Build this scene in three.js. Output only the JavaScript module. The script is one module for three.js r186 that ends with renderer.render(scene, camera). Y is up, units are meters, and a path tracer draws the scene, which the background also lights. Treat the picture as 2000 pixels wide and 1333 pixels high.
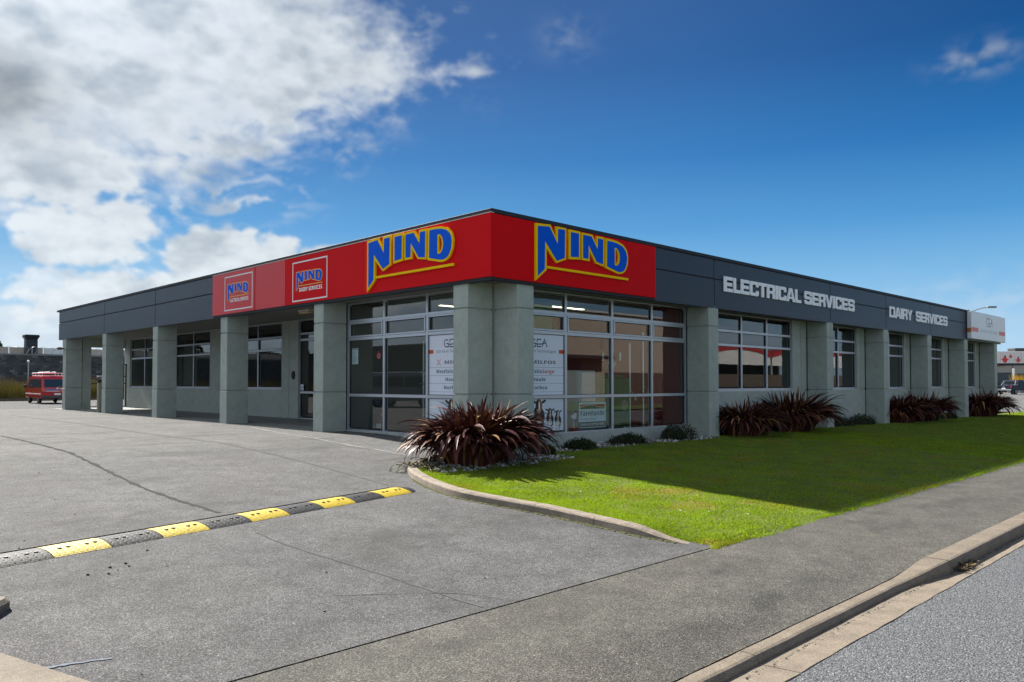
import * as THREE from 'three';
import { mergeGeometries, mergeVertices } from 'three/addons/utils/BufferGeometryUtils.js';
import { RoundedBoxGeometry } from 'three/addons/geometries/RoundedBoxGeometry.js';
import { RectAreaLightUniformsLib } from 'three/addons/lights/RectAreaLightUniformsLib.js';
import { createNoise2D, createNoise3D } from 'simplex-noise';

// ---------------------------------------------------------------- camera, exposure
const scene = new THREE.Scene();
const YAW = 0.7745, PITCH = 0.0238;
const camera = new THREE.PerspectiveCamera(2 * Math.atan(666.5 / 1517.96) * 180 / Math.PI, 2000 / 1333, 0.1, 4000);
camera.position.set(-10.428, 1.26, 11.245);
camera.lookAt(-10.428 + Math.sin(YAW) * Math.cos(PITCH), 1.26 + Math.sin(PITCH), 11.245 - Math.cos(YAW) * Math.cos(PITCH));
camera.setViewOffset(2000, 1333, 0, -45.3, 2000, 1333);
const renderer = new THREE.WebGLRenderer({ antialias: true });
renderer.toneMapping = THREE.LinearToneMapping;
const EXPO = 2.4;
renderer.toneMappingExposure = EXPO;
renderer.shadowMap.enabled = true;
RectAreaLightUniformsLib.init();

// ---------------------------------------------------------------- seeded random, noise
function rng(seed) { let a = seed >>> 0; return () => { a = (a + 0x6d2b79f5) | 0; let t = Math.imul(a ^ (a >>> 15), 1 | a); t = (t + Math.imul(t ^ (t >>> 7), 61 | t)) ^ t; return ((t ^ (t >>> 14)) >>> 0) / 4294967296; }; }
const N2 = createNoise2D(rng(11)), N3 = createNoise3D(rng(12));
const clamp = THREE.MathUtils.clamp, lerp = THREE.MathUtils.lerp;
const sst = (a, b, x) => { const t = clamp((x - a) / (b - a), 0, 1); return t * t * (3 - 2 * t); };
function fbm2(x, y, o = 4) { let s = 0, a = 0.5; for (let i = 0; i < o; i++) { s += a * N2(x, y); x = x * 2.03 + 7.1; y = y * 2.03 - 3.7; a *= 0.5; } return s; }
function fbm3(x, y, z, o = 5) { let s = 0, a = 0.5; for (let i = 0; i < o; i++) { s += a * N3(x, y, z); x = x * 2.07 + 5.1; y = y * 2.07 - 3.3; z = z * 2.07 + 1.7; a *= 0.52; } return s; }

// ---------------------------------------------------------------- sky (air and clouds) and sun
{
  const W = 3072, H = 1536, data = new Float32Array(W * H * 4), R = 180 / Math.PI;
  const stops = [[0, .52, .71, .88], [3, .42, .66, .88], [7, .22, .50, .80], [11, .085, .33, .68], [16, .022, .19, .52], [22, .006, .105, .36], [30, .004, .075, .27], [50, .004, .055, .2], [90, .006, .05, .17]];
  const blobs = [[-29, 9.6, 5, 2.4, 1.1], [-26.5, 10.6, 2.6, 1.7, 1], [-20.5, 8.8, 4.2, 2.2, 1.1], [-17.3, 8.6, 2.2, 2.2, 1], [-24, 5, 11, 2.6, 1.1], [-13.2, 9.2, 2.4, .7, .9], [-11.9, 16.0, 1.2, .95, .7], [-8.6, 18.2, 1.4, .7, .4], [4.1, 24.2, 1.6, 1.1, .36], [-2.2, 20, 1.3, .9, .22], [31.2, 19.9, 1.7, .75, .62], [-31, 13.5, 6, 3.2, 1], [-25.5, 13.2, 4, 1.2, .62],
    [32, 5.2, 6, 1.6, .4], [27, 4.6, 5, 1.1, .25], [-27, 3, 14, 3, .8], [-30, 6, 4, 1.5, .8]];
  for (let r = 0; r < H; r++) {
    const el = ((r + .5) / H - .5) * 180; if (el < -1) { for (let c = 0; c < W; c++) { const k = (r * W + c) * 4; data[k] = .3; data[k + 1] = .34; data[k + 2] = .4; data[k + 3] = 1; } continue; }
    const E = Math.max(0, el), ce = Math.cos(el / R), y = Math.sin(el / R);
    let i = 0; while (i < stops.length - 2 && stops[i + 1][0] < E) i++;
    const f = clamp((E - stops[i][0]) / (stops[i + 1][0] - stops[i][0]), 0, 1);
    for (let c = 0; c < W; c++) {
      const a = ((c + .5) / W - .5) * 2 * Math.PI, x = Math.cos(a) * ce, z = Math.sin(a) * ce;
      let A = Math.atan2(x, -z) * R - YAW * R; if (A > 180) A -= 360; if (A < -180) A += 360;
      let R0 = lerp(stops[i][1], stops[i + 1][1], f), G0 = lerp(stops[i][2], stops[i + 1][2], f), B0 = lerp(stops[i][3], stops[i + 1][3], f);
      const toSun = clamp(1 - (Math.acos(clamp(y * .616 - z * .788, -1, 1)) * R) / 75, 0, 1); // paler round the sun
      R0 += toSun * .1; G0 += toSun * .11; B0 += toSun * .1;
      const dk = 1 - .22 * sst(8, 40, A) * sst(8, 24, E) * (1 - sst(60, 110, A)); R0 *= dk; G0 *= dk; B0 *= dk;
      // clouds
      const q = 7, w1 = fbm3(x * q, y * q * 1.7, z * q, 5), w2 = fbm3(x * 22 + 9, y * 34, z * 22, 5), wisp = fbm3((x + z) * 9 + w1 * .6, y * 46 + w1 * 1.2, (x - z) * 7, 5);
      let den = 0, front = 0;
      if (A > -120 && A < 30) {
        const e0 = 14.6 + (A + 20) * .44 + Math.max(0, -32 - A) * .5, d1 = E - e0, d2 = (-(A + 3.4) - (E - 23.6) * 2.3) * .33 - Math.max(0, -60 - A) * .3;
        const s = Math.min(d1 + .9, d2 - .5) / 4.6;
        den = Math.max(den, sst(-.22, .8, s + w1 * .62 + w2 * .34 + wisp * .3) * (1 - .12 * sst(.2, -.5, w1)));
        const str = Math.exp(-(((E - 12.2 - (A + 22) * .13) / 1.5) ** 2)) * sst(-12, -19, A) * .85;
        den = Math.max(den, clamp(str * sst(-.25, .55, wisp + w1 * .5), 0, 1));
        const str2 = Math.exp(-(((E - 13.2 - (A + 22) * .2) / .9) ** 2)) * sst(-13, -18, A) * .5;
        den = Math.max(den, clamp(str2 * sst(-.3, .5, wisp), 0, 1));
      }
      for (const [ba, be, ra, re, k] of blobs) {
        const da = (A - ba) / ra, de = (E - be) / re, d = da * da + de * de; if (d > 6) continue;
        const m = Math.exp(-d * .75), thick = k > .7 ? sst(.42, .68, m + w2 * .32 + w1 * .18) : clamp(m * k * sst(-.32, .62, w2 + .3 * wisp + .12) * 1.5, 0, 1);
        den = Math.max(den, thick * Math.min(1, k));
      }
      if (A < -50 || A > 45) { // unseen scattered cloud, thickened on the left and brightened to fill shaded walls
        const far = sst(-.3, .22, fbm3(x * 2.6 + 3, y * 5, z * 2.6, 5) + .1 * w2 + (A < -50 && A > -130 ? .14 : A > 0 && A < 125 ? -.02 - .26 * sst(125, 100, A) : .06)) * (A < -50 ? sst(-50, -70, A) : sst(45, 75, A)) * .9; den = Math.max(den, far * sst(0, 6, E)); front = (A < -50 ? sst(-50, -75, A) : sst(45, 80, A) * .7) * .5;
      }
      den = Math.max(den, .62 * sst(10, 3, E) * sst(-9, -22, A) * (A > -120 ? 1 : 0) * (.75 + .5 * w1)); den = clamp(den, 0, 1) * (1 - .2 * sst(4, 0, E));
      const sh = clamp(1.0 + .18 * w2 + .14 * wisp - .34 * sst(-.1, .6, w1 + .35 * wisp), .55, 1.06), low = sst(14, 6, E);
      const gr = clamp(1 - .42 * Math.exp(-(((A + 34) / 4) ** 2) - (((E - 17.5) / 2.6) ** 2)), .3, 1);
      const cr = lerp(.56, .66, low) * sh * gr, cg = lerp(.61, .72, low) * (.12 + .88 * sh) * gr, cb = lerp(.66, .77, low) * (.25 + .75 * sh) * gr;
      const sunUp = 1 + 1.1 * Math.pow(toSun, 3) + front;  // front is the brightness added to the out-of-view clouds as fill light
      const k = (r * W + c) * 4;
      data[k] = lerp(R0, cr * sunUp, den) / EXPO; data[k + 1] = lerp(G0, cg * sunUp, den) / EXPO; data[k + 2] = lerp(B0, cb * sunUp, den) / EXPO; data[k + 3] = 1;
    }
  }
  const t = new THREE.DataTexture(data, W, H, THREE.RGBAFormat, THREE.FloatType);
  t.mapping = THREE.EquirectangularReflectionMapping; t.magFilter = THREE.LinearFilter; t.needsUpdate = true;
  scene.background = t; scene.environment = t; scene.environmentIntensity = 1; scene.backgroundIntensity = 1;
}
const sun = new THREE.DirectionalLight(new THREE.Color(1, .95, .86), 5);
sun.position.set(-.02, 5.2, -6.78).multiplyScalar(12);
sun.castShadow = true; sun.shadow.radius = 2.2; sun.shadow.mapSize.set(4096, 4096);
Object.assign(sun.shadow.camera, { left: -70, right: 70, top: 70, bottom: -70, near: 1, far: 300 });
scene.add(sun, sun.target);

// ---------------------------------------------------------------- helpers
const V = (x, y, z) => new THREE.Vector3(x, y, z);
const names = {};
function numbered(n) { const k = names[n] = (names[n] ?? -1) + 1; return k ? n + '_' + String(k).padStart(3, '0') : n; }
function boxUV(g) { // uv in metres, from the side that each face looks to
  if (g.index) g = g.toNonIndexed();
  const p = g.attributes.position, n = g.attributes.normal, uv = new Float32Array(p.count * 2);
  for (let i = 0; i < p.count; i++) {
    const ax = Math.abs(n.getX(i)), ay = Math.abs(n.getY(i)), az = Math.abs(n.getZ(i));
    if (ay >= ax && ay >= az) { uv[2 * i] = p.getX(i); uv[2 * i + 1] = p.getZ(i); } else if (ax > az) { uv[2 * i] = p.getZ(i); uv[2 * i + 1] = p.getY(i); } else { uv[2 * i] = p.getX(i); uv[2 * i + 1] = p.getY(i); }
  }
  g.setAttribute('uv', new THREE.BufferAttribute(uv, 2)); return g;
}
function join(gs) {
  gs = gs.map((g) => { g = g.index ? g.toNonIndexed() : g; for (const k of Object.keys(g.attributes)) if (!['position', 'normal', 'uv', 'color'].includes(k)) g.deleteAttribute(k); return g; });
  return gs.length === 1 ? gs[0] : mergeGeometries(gs);
}
const bx = (x0, x1, y0, y1, z0, z1) => new THREE.BoxGeometry(x1 - x0, y1 - y0, z1 - z0).translate((x0 + x1) / 2, (y0 + y1) / 2, (z0 + z1) / 2);
const rbx = (x0, x1, y0, y1, z0, z1, r = .012, s = 2) => new RoundedBoxGeometry(x1 - x0, y1 - y0, z1 - z0, s, r).translate((x0 + x1) / 2, (y0 + y1) / 2, (z0 + z1) / 2);
function bar(a, b, r, n = 6) { const d = b.clone().sub(a), g = new THREE.CylinderGeometry(r, r, d.length(), n); g.applyQuaternion(new THREE.Quaternion().setFromUnitVectors(V(0, 1, 0), d.clone().normalize())); return g.translate((a.x + b.x) / 2, (a.y + b.y) / 2, (a.z + b.z) / 2); }
function mesh(name, gs, mat, parent, keepUV) {
  let g = join(Array.isArray(gs) ? gs : [gs]); if (!keepUV) g = boxUV(g);
  const m = new THREE.Mesh(g, mat); m.name = parent === scene ? numbered(name) : name; parent.add(m); return m;
}
function tag(o, label, category, group, kind) { if (label) o.userData.label = label; if (category) o.userData.category = category; if (group) o.userData.group = group; if (kind) o.userData.kind = kind; return o; }
function thing(name, label, category, x = 0, y = 0, z = 0, turn = 0, group) { const o = new THREE.Group(); o.name = numbered(name); o.position.set(x, y, z); o.rotation.y = turn; scene.add(o); return tag(o, label, category, group); }
function struct(name, gs, mat, parent = scene, keepUV) { const m = mesh(name, gs, mat, parent, keepUV); if (parent === scene) m.userData.kind = 'structure'; return m; }
function poly(pts) { const s = new THREE.Shape(); pts.forEach((p, i) => (i ? s.lineTo(p[0], p[1]) : s.moveTo(p[0], p[1]))); s.closePath(); return s; }
function roundPoly(pts, Cl = THREE.Shape) { // [x, y, radius]
  const s = new Cl(), n = pts.length;
  pts.forEach((p, i) => {
    const r = p[2] || 0, a = pts[(i + n - 1) % n], b = pts[(i + 1) % n];
    const la = Math.hypot(a[0] - p[0], a[1] - p[1]), lb = Math.hypot(b[0] - p[0], b[1] - p[1]);
    const p0 = [p[0] + (a[0] - p[0]) * r / la, p[1] + (a[1] - p[1]) * r / la], p1 = [p[0] + (b[0] - p[0]) * r / lb, p[1] + (b[1] - p[1]) * r / lb];
    i ? s.lineTo(...p0) : s.moveTo(...p0); if (r) s.quadraticCurveTo(p[0], p[1], ...p1);
  });
  s.closePath(); return s;
}
const ext = (shape, depth, bevel = 0, z = 0, seg = 6) => new THREE.ExtrudeGeometry(shape, { depth: depth - bevel, bevelEnabled: bevel > 0, bevelSize: bevel, bevelThickness: bevel, bevelOffset: -bevel, bevelSegments: 1, curveSegments: seg }).translate(0, 0, z);
// ---------------------------------------------------------------- textures and materials
function tex(n, fn, rep, srgb) { // tiled noise picture, fn(x, y) in 0..1 -> grey or [r, g, b] in 0..1
  const d = new Uint8Array(n * n * 4);
  for (let y = 0; y < n; y++) for (let x = 0; x < n; x++) { const v = fn(x / n, y / n), k = (y * n + x) * 4, c = typeof v === 'number' ? [v, v, v] : v; for (let j = 0; j < 3; j++) d[k + j] = clamp(c[j], 0, 1) * 255; d[k + 3] = 255; }
  const t = new THREE.DataTexture(d, n, n); t.wrapS = t.wrapT = THREE.RepeatWrapping; t.magFilter = THREE.LinearFilter; t.minFilter = THREE.LinearMipmapLinearFilter; t.generateMipmaps = true; t.repeat.set(rep, rep); if (srgb) t.colorSpace = THREE.SRGBColorSpace; t.needsUpdate = true; return t;
}
// seamless noise on a torus of lattice values
function lattice(n, seed) { const r = rng(seed), v = new Float32Array(n * n); for (let i = 0; i < v.length; i++) v[i] = r(); return (x, y) => { x *= n; y *= n; const i = Math.floor(x), j = Math.floor(y), f = x - i, g = y - j, s = f * f * (3 - 2 * f), t = g * g * (3 - 2 * g), at = (a, b) => v[((b % n + n) % n) * n + ((a % n + n) % n)]; return lerp(lerp(at(i, j), at(i + 1, j), s), lerp(at(i, j + 1), at(i + 1, j + 1), s), t); }; }
const l8 = lattice(8, 1), l16 = lattice(16, 2), l32 = lattice(32, 3), l64 = lattice(64, 4), l128 = lattice(128, 5), l256 = lattice(256, 6), l400 = lattice(400, 7), l180 = lattice(180, 8);
const soft = (x, y) => .35 * l8(x, y) + .25 * l16(x, y) + .2 * l32(x, y) + .12 * l64(x, y) + .08 * l128(x, y);
// asphalt: stones of several greys between dark binder
const asphaltC = (x, y) => { const a = l256(x, y), b = l400(y, x), v = .5 + .34 * (a - .5) + .42 * (b - .5) + .2 * (soft(x, y) - .5) + (b > .86 && a > .5 ? .24 : 0) - (b < .1 ? .16 : 0); return [v * 1.0, v * 1.0, v * .99 + .004]; };
const T_asph = tex(1024, asphaltC, 1 / 1.9, true), T_asphB = tex(1024, (x, y) => .5 * l256(x, y) + .5 * l400(y, x), 1 / 1.9);
const chipC = (x, y) => { const a = l180(x, y), b = l256(x + .3, y), v = .5 + .34 * (a - .5) + .36 * (b - .5) + (a > .84 ? .12 : 0) - (a < .14 ? .1 : 0); return [v * 1.01, v, v * .99]; };
const T_chip = tex(1024, chipC, 1 / 1.3, true), T_chipB = tex(1024, (x, y) => .7 * l180(x, y) + .3 * l256(x + .3, y), 1 / 1.6);
const T_plasterB = tex(512, (x, y) => .45 * l128(x, y) + .35 * l256(x, y) + .2 * l32(x, y), 1 / .7);
const T_concC = tex(512, (x, y) => { const v = .78 + .25 * (soft(x, y) - .5) + .26 * (l256(x, y) - .5) + .1 * (l128(y, x) - .5); return [v, v * .985, v * .96]; }, 1 / .9, true);
const T_fine = tex(512, (x, y) => .85 + .03 * (l64(x, .5 + .06 * Math.sin(6.2832 * y)) - .5) * 2 * l8(y, x) + .13 * (soft(x, y) - .5) + .09 * (l256(x, y) - .5), 1 / 1.7, true);
const T_streak = tex(512, (x, y) => { const v = .86 + .16 * (l64(x, .5 + .02 * y) - .5) * l8(x, y) + .1 * (soft(x, y) - .5) + .05 * (l256(x, y) - .5); return v; }, 1 / 2.3, true);
const col = (r, g, b) => new THREE.Color().setRGB(r, g, b);
const std = (r, g, b, rough = .7, o = {}) => new THREE.MeshStandardMaterial({ color: col(r, g, b), roughness: rough, ...o });
const phys = (r, g, b, rough, o = {}) => new THREE.MeshPhysicalMaterial({ color: col(r, g, b), roughness: rough, ...o });
const M = {
  drive: std(.32, .32, .33, .95, { map: T_asph, bumpMap: T_asphB, bumpScale: .006, vertexColors: true }),
  path: std(.3, .286, .245, .92, { map: T_asph, bumpMap: T_asphB, bumpScale: .005, vertexColors: true }),
  road: std(.39, .42, .46, .85, { map: T_chip, bumpMap: T_chipB, bumpScale: .009 }),
  kerb: std(.31, .262, .212, .9, { map: T_concC, bumpMap: T_plasterB, bumpScale: .004 }),
  kerbPale: std(.42, .355, .3, .9, { map: T_concC, bumpMap: T_plasterB, bumpScale: .004 }),
  plaster: std(.52, .58, .525, .85, { map: T_fine, bumpMap: T_plasterB, bumpScale: .0022 }),
  plasterDark: std(.1, .11, .1, .9),
  fascia: phys(.026, .044, .074, .42, { map: T_streak, bumpMap: T_plasterB, bumpScale: .0015, specularIntensity: .7 }),
  groove: std(.02, .022, .026, .9),
  cap: phys(.022, .026, .034, .6, { specularIntensity: .5 }),
  soffit: std(.3, .29, .25, .9, { map: T_fine }),
  alu: std(.5, .54, .6, .38, { metalness: .55 }),
  glass: phys(.72, .8, .8, .0, { transmission: 1, thickness: 0, ior: 1.75 }),
  glassDark: phys(.1, .12, .13, .03, { ior: 1.7 }),
  red: phys(.66, .001, .005, .6, { specularIntensity: .2 }),
  redFade: phys(.6, .003, .01, .4, { clearcoat: .05, specularIntensity: .6, clearcoatRoughness: .05 }),
  blue: phys(.0, .1, .68, .6, { specularIntensity: .15 }),
  yellow: phys(.9, .58, .002, .6, { specularIntensity: .15 }),
  white: std(.78, .79, .8, .5), letter: std(.88, .9, .94, .5), black: std(.015, .015, .017, .5), rubber: std(.02, .02, .02, .8),
  wallIn: std(.14, .14, .135, .9), floorIn: std(.14, .14, .135, .5), darkIn: std(.07, .07, .07, .9), ceilIn: std(.5, .5, .48, .9),
  steel: std(.6, .62, .64, .25, { metalness: .9 }), galv: std(.4, .42, .44, .45, { metalness: .7 }),
  block: std(.13, .145, .16, .95, { map: T_concC, bumpMap: T_plasterB, bumpScale: .01 }),
  roofing: std(.3, .3, .3, .8),
};
M.glass.side = THREE.DoubleSide;

// ---------------------------------------------------------------- ground: heights
const G0 = (z) => -.5 * clamp((z + 4.5) / 11, 0, 1) + (z > -5.5 && z < -3.5 ? -.02 * (1 - Math.abs(z + 4.5)) * 0 : 0);
const kerbLine = [[-.3, -.66], [-1.2, -.3], [-2, .18], [-2.5, .62], [-2.74, .98], [-2.98, 1.46], [-3.23, 2.17], [-3.38, 2.88], [-3.37, 3.42], [-3.31, 3.94], [-3.25, 4.5], [-3.24, 5.37], [-3.24, 5.9], [-3.18, 6.29], [-3.12, 6.56], [-3.06, 6.76]];
const kerbCurve = new THREE.CatmullRomCurve3(kerbLine.map(([x, z]) => V(x, 0, z)), false, 'centripetal');
const kerbPts = kerbCurve.getSpacedPoints(120);
const kerbX = (z) => { for (let i = 1; i < kerbPts.length; i++) if (kerbPts[i].z >= z) { const a = kerbPts[i - 1], b = kerbPts[i]; return lerp(a.x, b.x, clamp((z - a.z) / (b.z - a.z || 1), 0, 1)); } return kerbPts[kerbPts.length - 1].x; };
const kerbH = (z) => .11 * sst(6.55, 5.75, z);
function lawnY(x, z) { const yb = -.2 - .0085 * clamp(x - 8, -3, 30), y = yb + (-.475 - yb) * clamp(z / 6.6, 0, 1), d = Math.max(0, x - kerbX(Math.min(z, 6.55))); const top = G0(z) + kerbH(z) - .02; return lerp(sst(5.7, 6.2, z) * (1 - sst(.06, .3, d)) > 0 ? lerp(y + Math.max(0, top - y) * Math.exp(-d / .9), G0(z) - .012, sst(5.7, 6.2, z) * (1 - sst(.06, .3, d))) : y + Math.max(0, top - y) * Math.exp(-d / .9) + .018 * fbm2(x * .7, z * .7, 3) * sst(.2, 1, d), -.512, sst(6.62, 6.86, z)); }
function sheet(fx, rows, cols, yf, colf) { // fx(s, t) -> [x, z]
  const p = [], c = [], uv = [], ix = [];
  for (let j = 0; j <= rows; j++) for (let i = 0; i <= cols; i++) { const [x, z] = fx(i / cols, j / rows); p.push(x, yf(x, z), z); uv.push(x, z); if (colf) c.push(...colf(x, z)); }
  for (let j = 0; j < rows; j++) for (let i = 0; i < cols; i++) { const a = j * (cols + 1) + i, b = a + cols + 1; ix.push(a, b, a + 1, b, b + 1, a + 1); }
  const g = new THREE.BufferGeometry(); g.setAttribute('position', new THREE.Float32BufferAttribute(p, 3)); g.setAttribute('uv', new THREE.Float32BufferAttribute(uv, 2)); if (colf) g.setAttribute('color', new THREE.Float32BufferAttribute(c, 3)); g.setIndex(ix); g.computeVertexNormals();
  if (g.attributes.normal.getY(0) < 0) { for (let i = 0; i < ix.length; i += 3) { const t = ix[i]; ix[i] = ix[i + 1]; ix[i + 1] = t; } g.setIndex(ix); g.computeVertexNormals(); }
  return g;
}
// asphalt stains: blotches with a grain of their own
const stain = (x, z) => { let v = 1 + .24 * fbm2(x * .3, z * .3, 4) + .2 * fbm2(x * 1.3 + 5, z * 1.3, 4) + .1 * fbm2(x * 5, z * 1.6 + 3, 3); if (N2(x * .8 + 40, z * .8) + .5 * N2(x * 7, z * 7) > 1.02) v -= .16; v -= .36 * sst(.15, .6, fbm2(x * .22 + 9, z * .5 - 4, 5) + .25 * fbm2(x * 4, z * 4, 2)); v -= .05 * N2(x * 9, z * 9); return [v, v * (1 + .02 * N2(x * .5, z * .5)), v * (1 - .012 * N2(x * .3 + 4, z * .3))]; };
struct('ground', new THREE.CircleGeometry(1500, 64).rotateX(-Math.PI / 2).translate(0, -.74, 0), std(.1, .115, .07, .95));
struct('driveway', sheet((s, t) => { const z = lerp(-31.6, 6.775, t); return [lerp(-26, z < -1 ? 3.05 : .6, s), z]; }, 340, 230, (x, z) => G0(z), stain), M.drive, scene, true);
struct('footpath', sheet((s, t) => [lerp(-60, 48, s), lerp(6.79, 8.52, t)], 14, 640, (x, z) => -.503 - .055 * sst(7.9, 8.5, z) * sst(-1.7, -3, x), (x, z) => { const c = stain(x + 50, z * 1.5); return c; }), M.path, scene, true);
struct('road', sheet((s, t) => [lerp(-90, 150, s), lerp(8.94, 19, t)], 6, 40, (x, z) => -.6 + .02 * (z - 8.94) * (z < 14 ? 1 : 0)), M.road, scene, true);
struct('gravel_yard', sheet((s, t) => [lerp(-60, 30, s), lerp(-60, -31.6, t)], 40, 60, (x, z) => -.012 - .09 * sst(-33, -45, z) + .015 * N2(x, z)), std(.3, .32, .35, .95, { map: T_chip, bumpMap: T_chipB, bumpScale: .02 }), scene, true);
struct('car_park', sheet((s, t) => [lerp(44, 170, s), lerp(-90, 6.7, t)], 20, 40, (x, z) => -.5 + .34 * clamp((x - 44) / 50, 0, 1)), std(.5, .5, .5, .85, { map: T_asph, bumpMap: T_asphB, bumpScale: .006 }), scene, true);

// seams in the driveway asphalt: narrow dark sealed joints
function ribbon(pts, w, yf, lift = .004, seed = 1, step = .12) {
  const cv = new THREE.CatmullRomCurve3(pts.map(([x, z]) => V(x, 0, z))), L = cv.getLength(), n = Math.ceil(L / step), P = cv.getSpacedPoints(n), r = rng(seed), p = [], ix = [];
  P.forEach((q, i) => { const t = P[Math.min(n, i + 1)].clone().sub(P[Math.max(0, i - 1)]).normalize(), k = w * (.35 + .9 * r()), o = (r() - .5) * w * .8; for (const s of [-1, 1]) { const x = q.x - t.z * (k * s + o), z = q.z + t.x * (k * s + o); p.push(x, yf(x, z) + lift, z); } if (i < n) ix.push(2 * i, 2 * i + 1, 2 * i + 2, 2 * i + 1, 2 * i + 3, 2 * i + 2); });
  const g = new THREE.BufferGeometry(); g.setAttribute('position', new THREE.Float32BufferAttribute(p, 3)); g.setIndex(ix); g.computeVertexNormals(); if (g.attributes.normal.getY(0) < 0) { g.setIndex(ix.map((v, i) => ix[i % 3 === 0 ? i + 1 : i % 3 === 1 ? i - 1 : i])); g.computeVertexNormals(); } return g;
}
const drive = scene.children.find((o) => o.name === 'driveway'), M_seam = phys(.085, .085, .085, 1, { specularIntensity: 0 }), dY = (x, z) => G0(z);
mesh('seam', ribbon([[-6.2, -10.4], [-6.2, -8.1], [-6.33, -3.8], [-6.52, .2], [-6.4, 2.1]], .036, dY, .004, 3), M_seam, drive);
const M_seam2 = phys(.13, .13, .13, 1, { specularIntensity: 0 });
mesh('seam', ribbon([[-6.52, 3.3], [-6.52, 4], [-6.38, 5.5], [-6.3, 6.7]], .011, dY, .004, 4), M_seam2, drive);
mesh('seam', ribbon([[-3.2, -24], [-3.25, -15.2], [-3.47, -8.2], [-3.39, -1.9], [-3.6, 1.8]], .018, dY, .004, 5), M_seam2, drive);
mesh('seam', ribbon([[-9.5, -14], [-6.2, -13.6], [-2, -13.4], [0, -13.6]], .012, dY, .004, 8), M_seam2, drive);
mesh('seam', ribbon([[-7.05, 5.7], [-6.2, 6.3], [-6.0, 6.76]], .006, dY, .004, 18), M_seam2, drive);
mesh('paint_line', ribbon([[-.4, -9.4], [-1.3, -4.3], [-1.25, -1]], .035, dY, .005, 6), std(.22, .215, .2, .95), drive);
mesh('paint_mark', ribbon([[-9.2, 5.87], [-9.0, 5.9], [-8.78, 5.96]], .016, dY, .005, 7, .03), std(.15, .175, .225, .95), drive);
{ // loose chips of stone on the asphalt
  const r = rng(33), gs = []; for (let i = 0; i < 44; i++) { const near = i < 9, x = near ? -8.6 + r() * 1.1 : -9 + r() * 9, z = near ? 3.2 + r() * .9 : -3 + r() * 9.5; if (x > kerbX(z) - .2) continue; const s = .004 + r() * (near ? .012 : .006); gs.push(new THREE.IcosahedronGeometry(s, 0).scale(1, .6, 1.2).rotateY(r() * 6).translate(x, G0(z) + s * .45, z)); }
  tag(mesh('stone_chips', gs, std(.05, .05, .055, .9), scene), 'small dark stone chips scattered on the asphalt driveway near the speed hump', 'stone chips', null, 'stuff');
}

// ---------------------------------------------------------------- kerbs
function sweep(pts, prof, closedEnds = true) { // prof(i, t) -> [[across, y] ...], a closed ring, across along the left-hand normal
  const n = pts.length, P = [], ix = []; let m = 0;
  pts.forEach((q, i) => { const t = pts[Math.min(n - 1, i + 1)].clone().sub(pts[Math.max(0, i - 1)]).normalize(), ring = prof(q, i / (n - 1)); m = ring.length; for (const [a, y] of ring) P.push(q.x + t.z * a, y, q.z - t.x * a); });
  for (let i = 0; i < n - 1; i++) for (let j = 0; j < m; j++) { const a = i * m + j, b = i * m + (j + 1) % m; ix.push(a, b, a + m, b, b + m, a + m); }
  if (closedEnds) for (let j = 1; j < m - 1; j++) { ix.push(0, j + 1, j); const o = (n - 1) * m; ix.push(o, o + j, o + j + 1); }
  let g = new THREE.BufferGeometry(); g.setAttribute('position', new THREE.Float32BufferAttribute(P, 3)); g.setIndex(ix); g = g.toNonIndexed(); g.computeVertexNormals(); return g;
}
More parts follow.
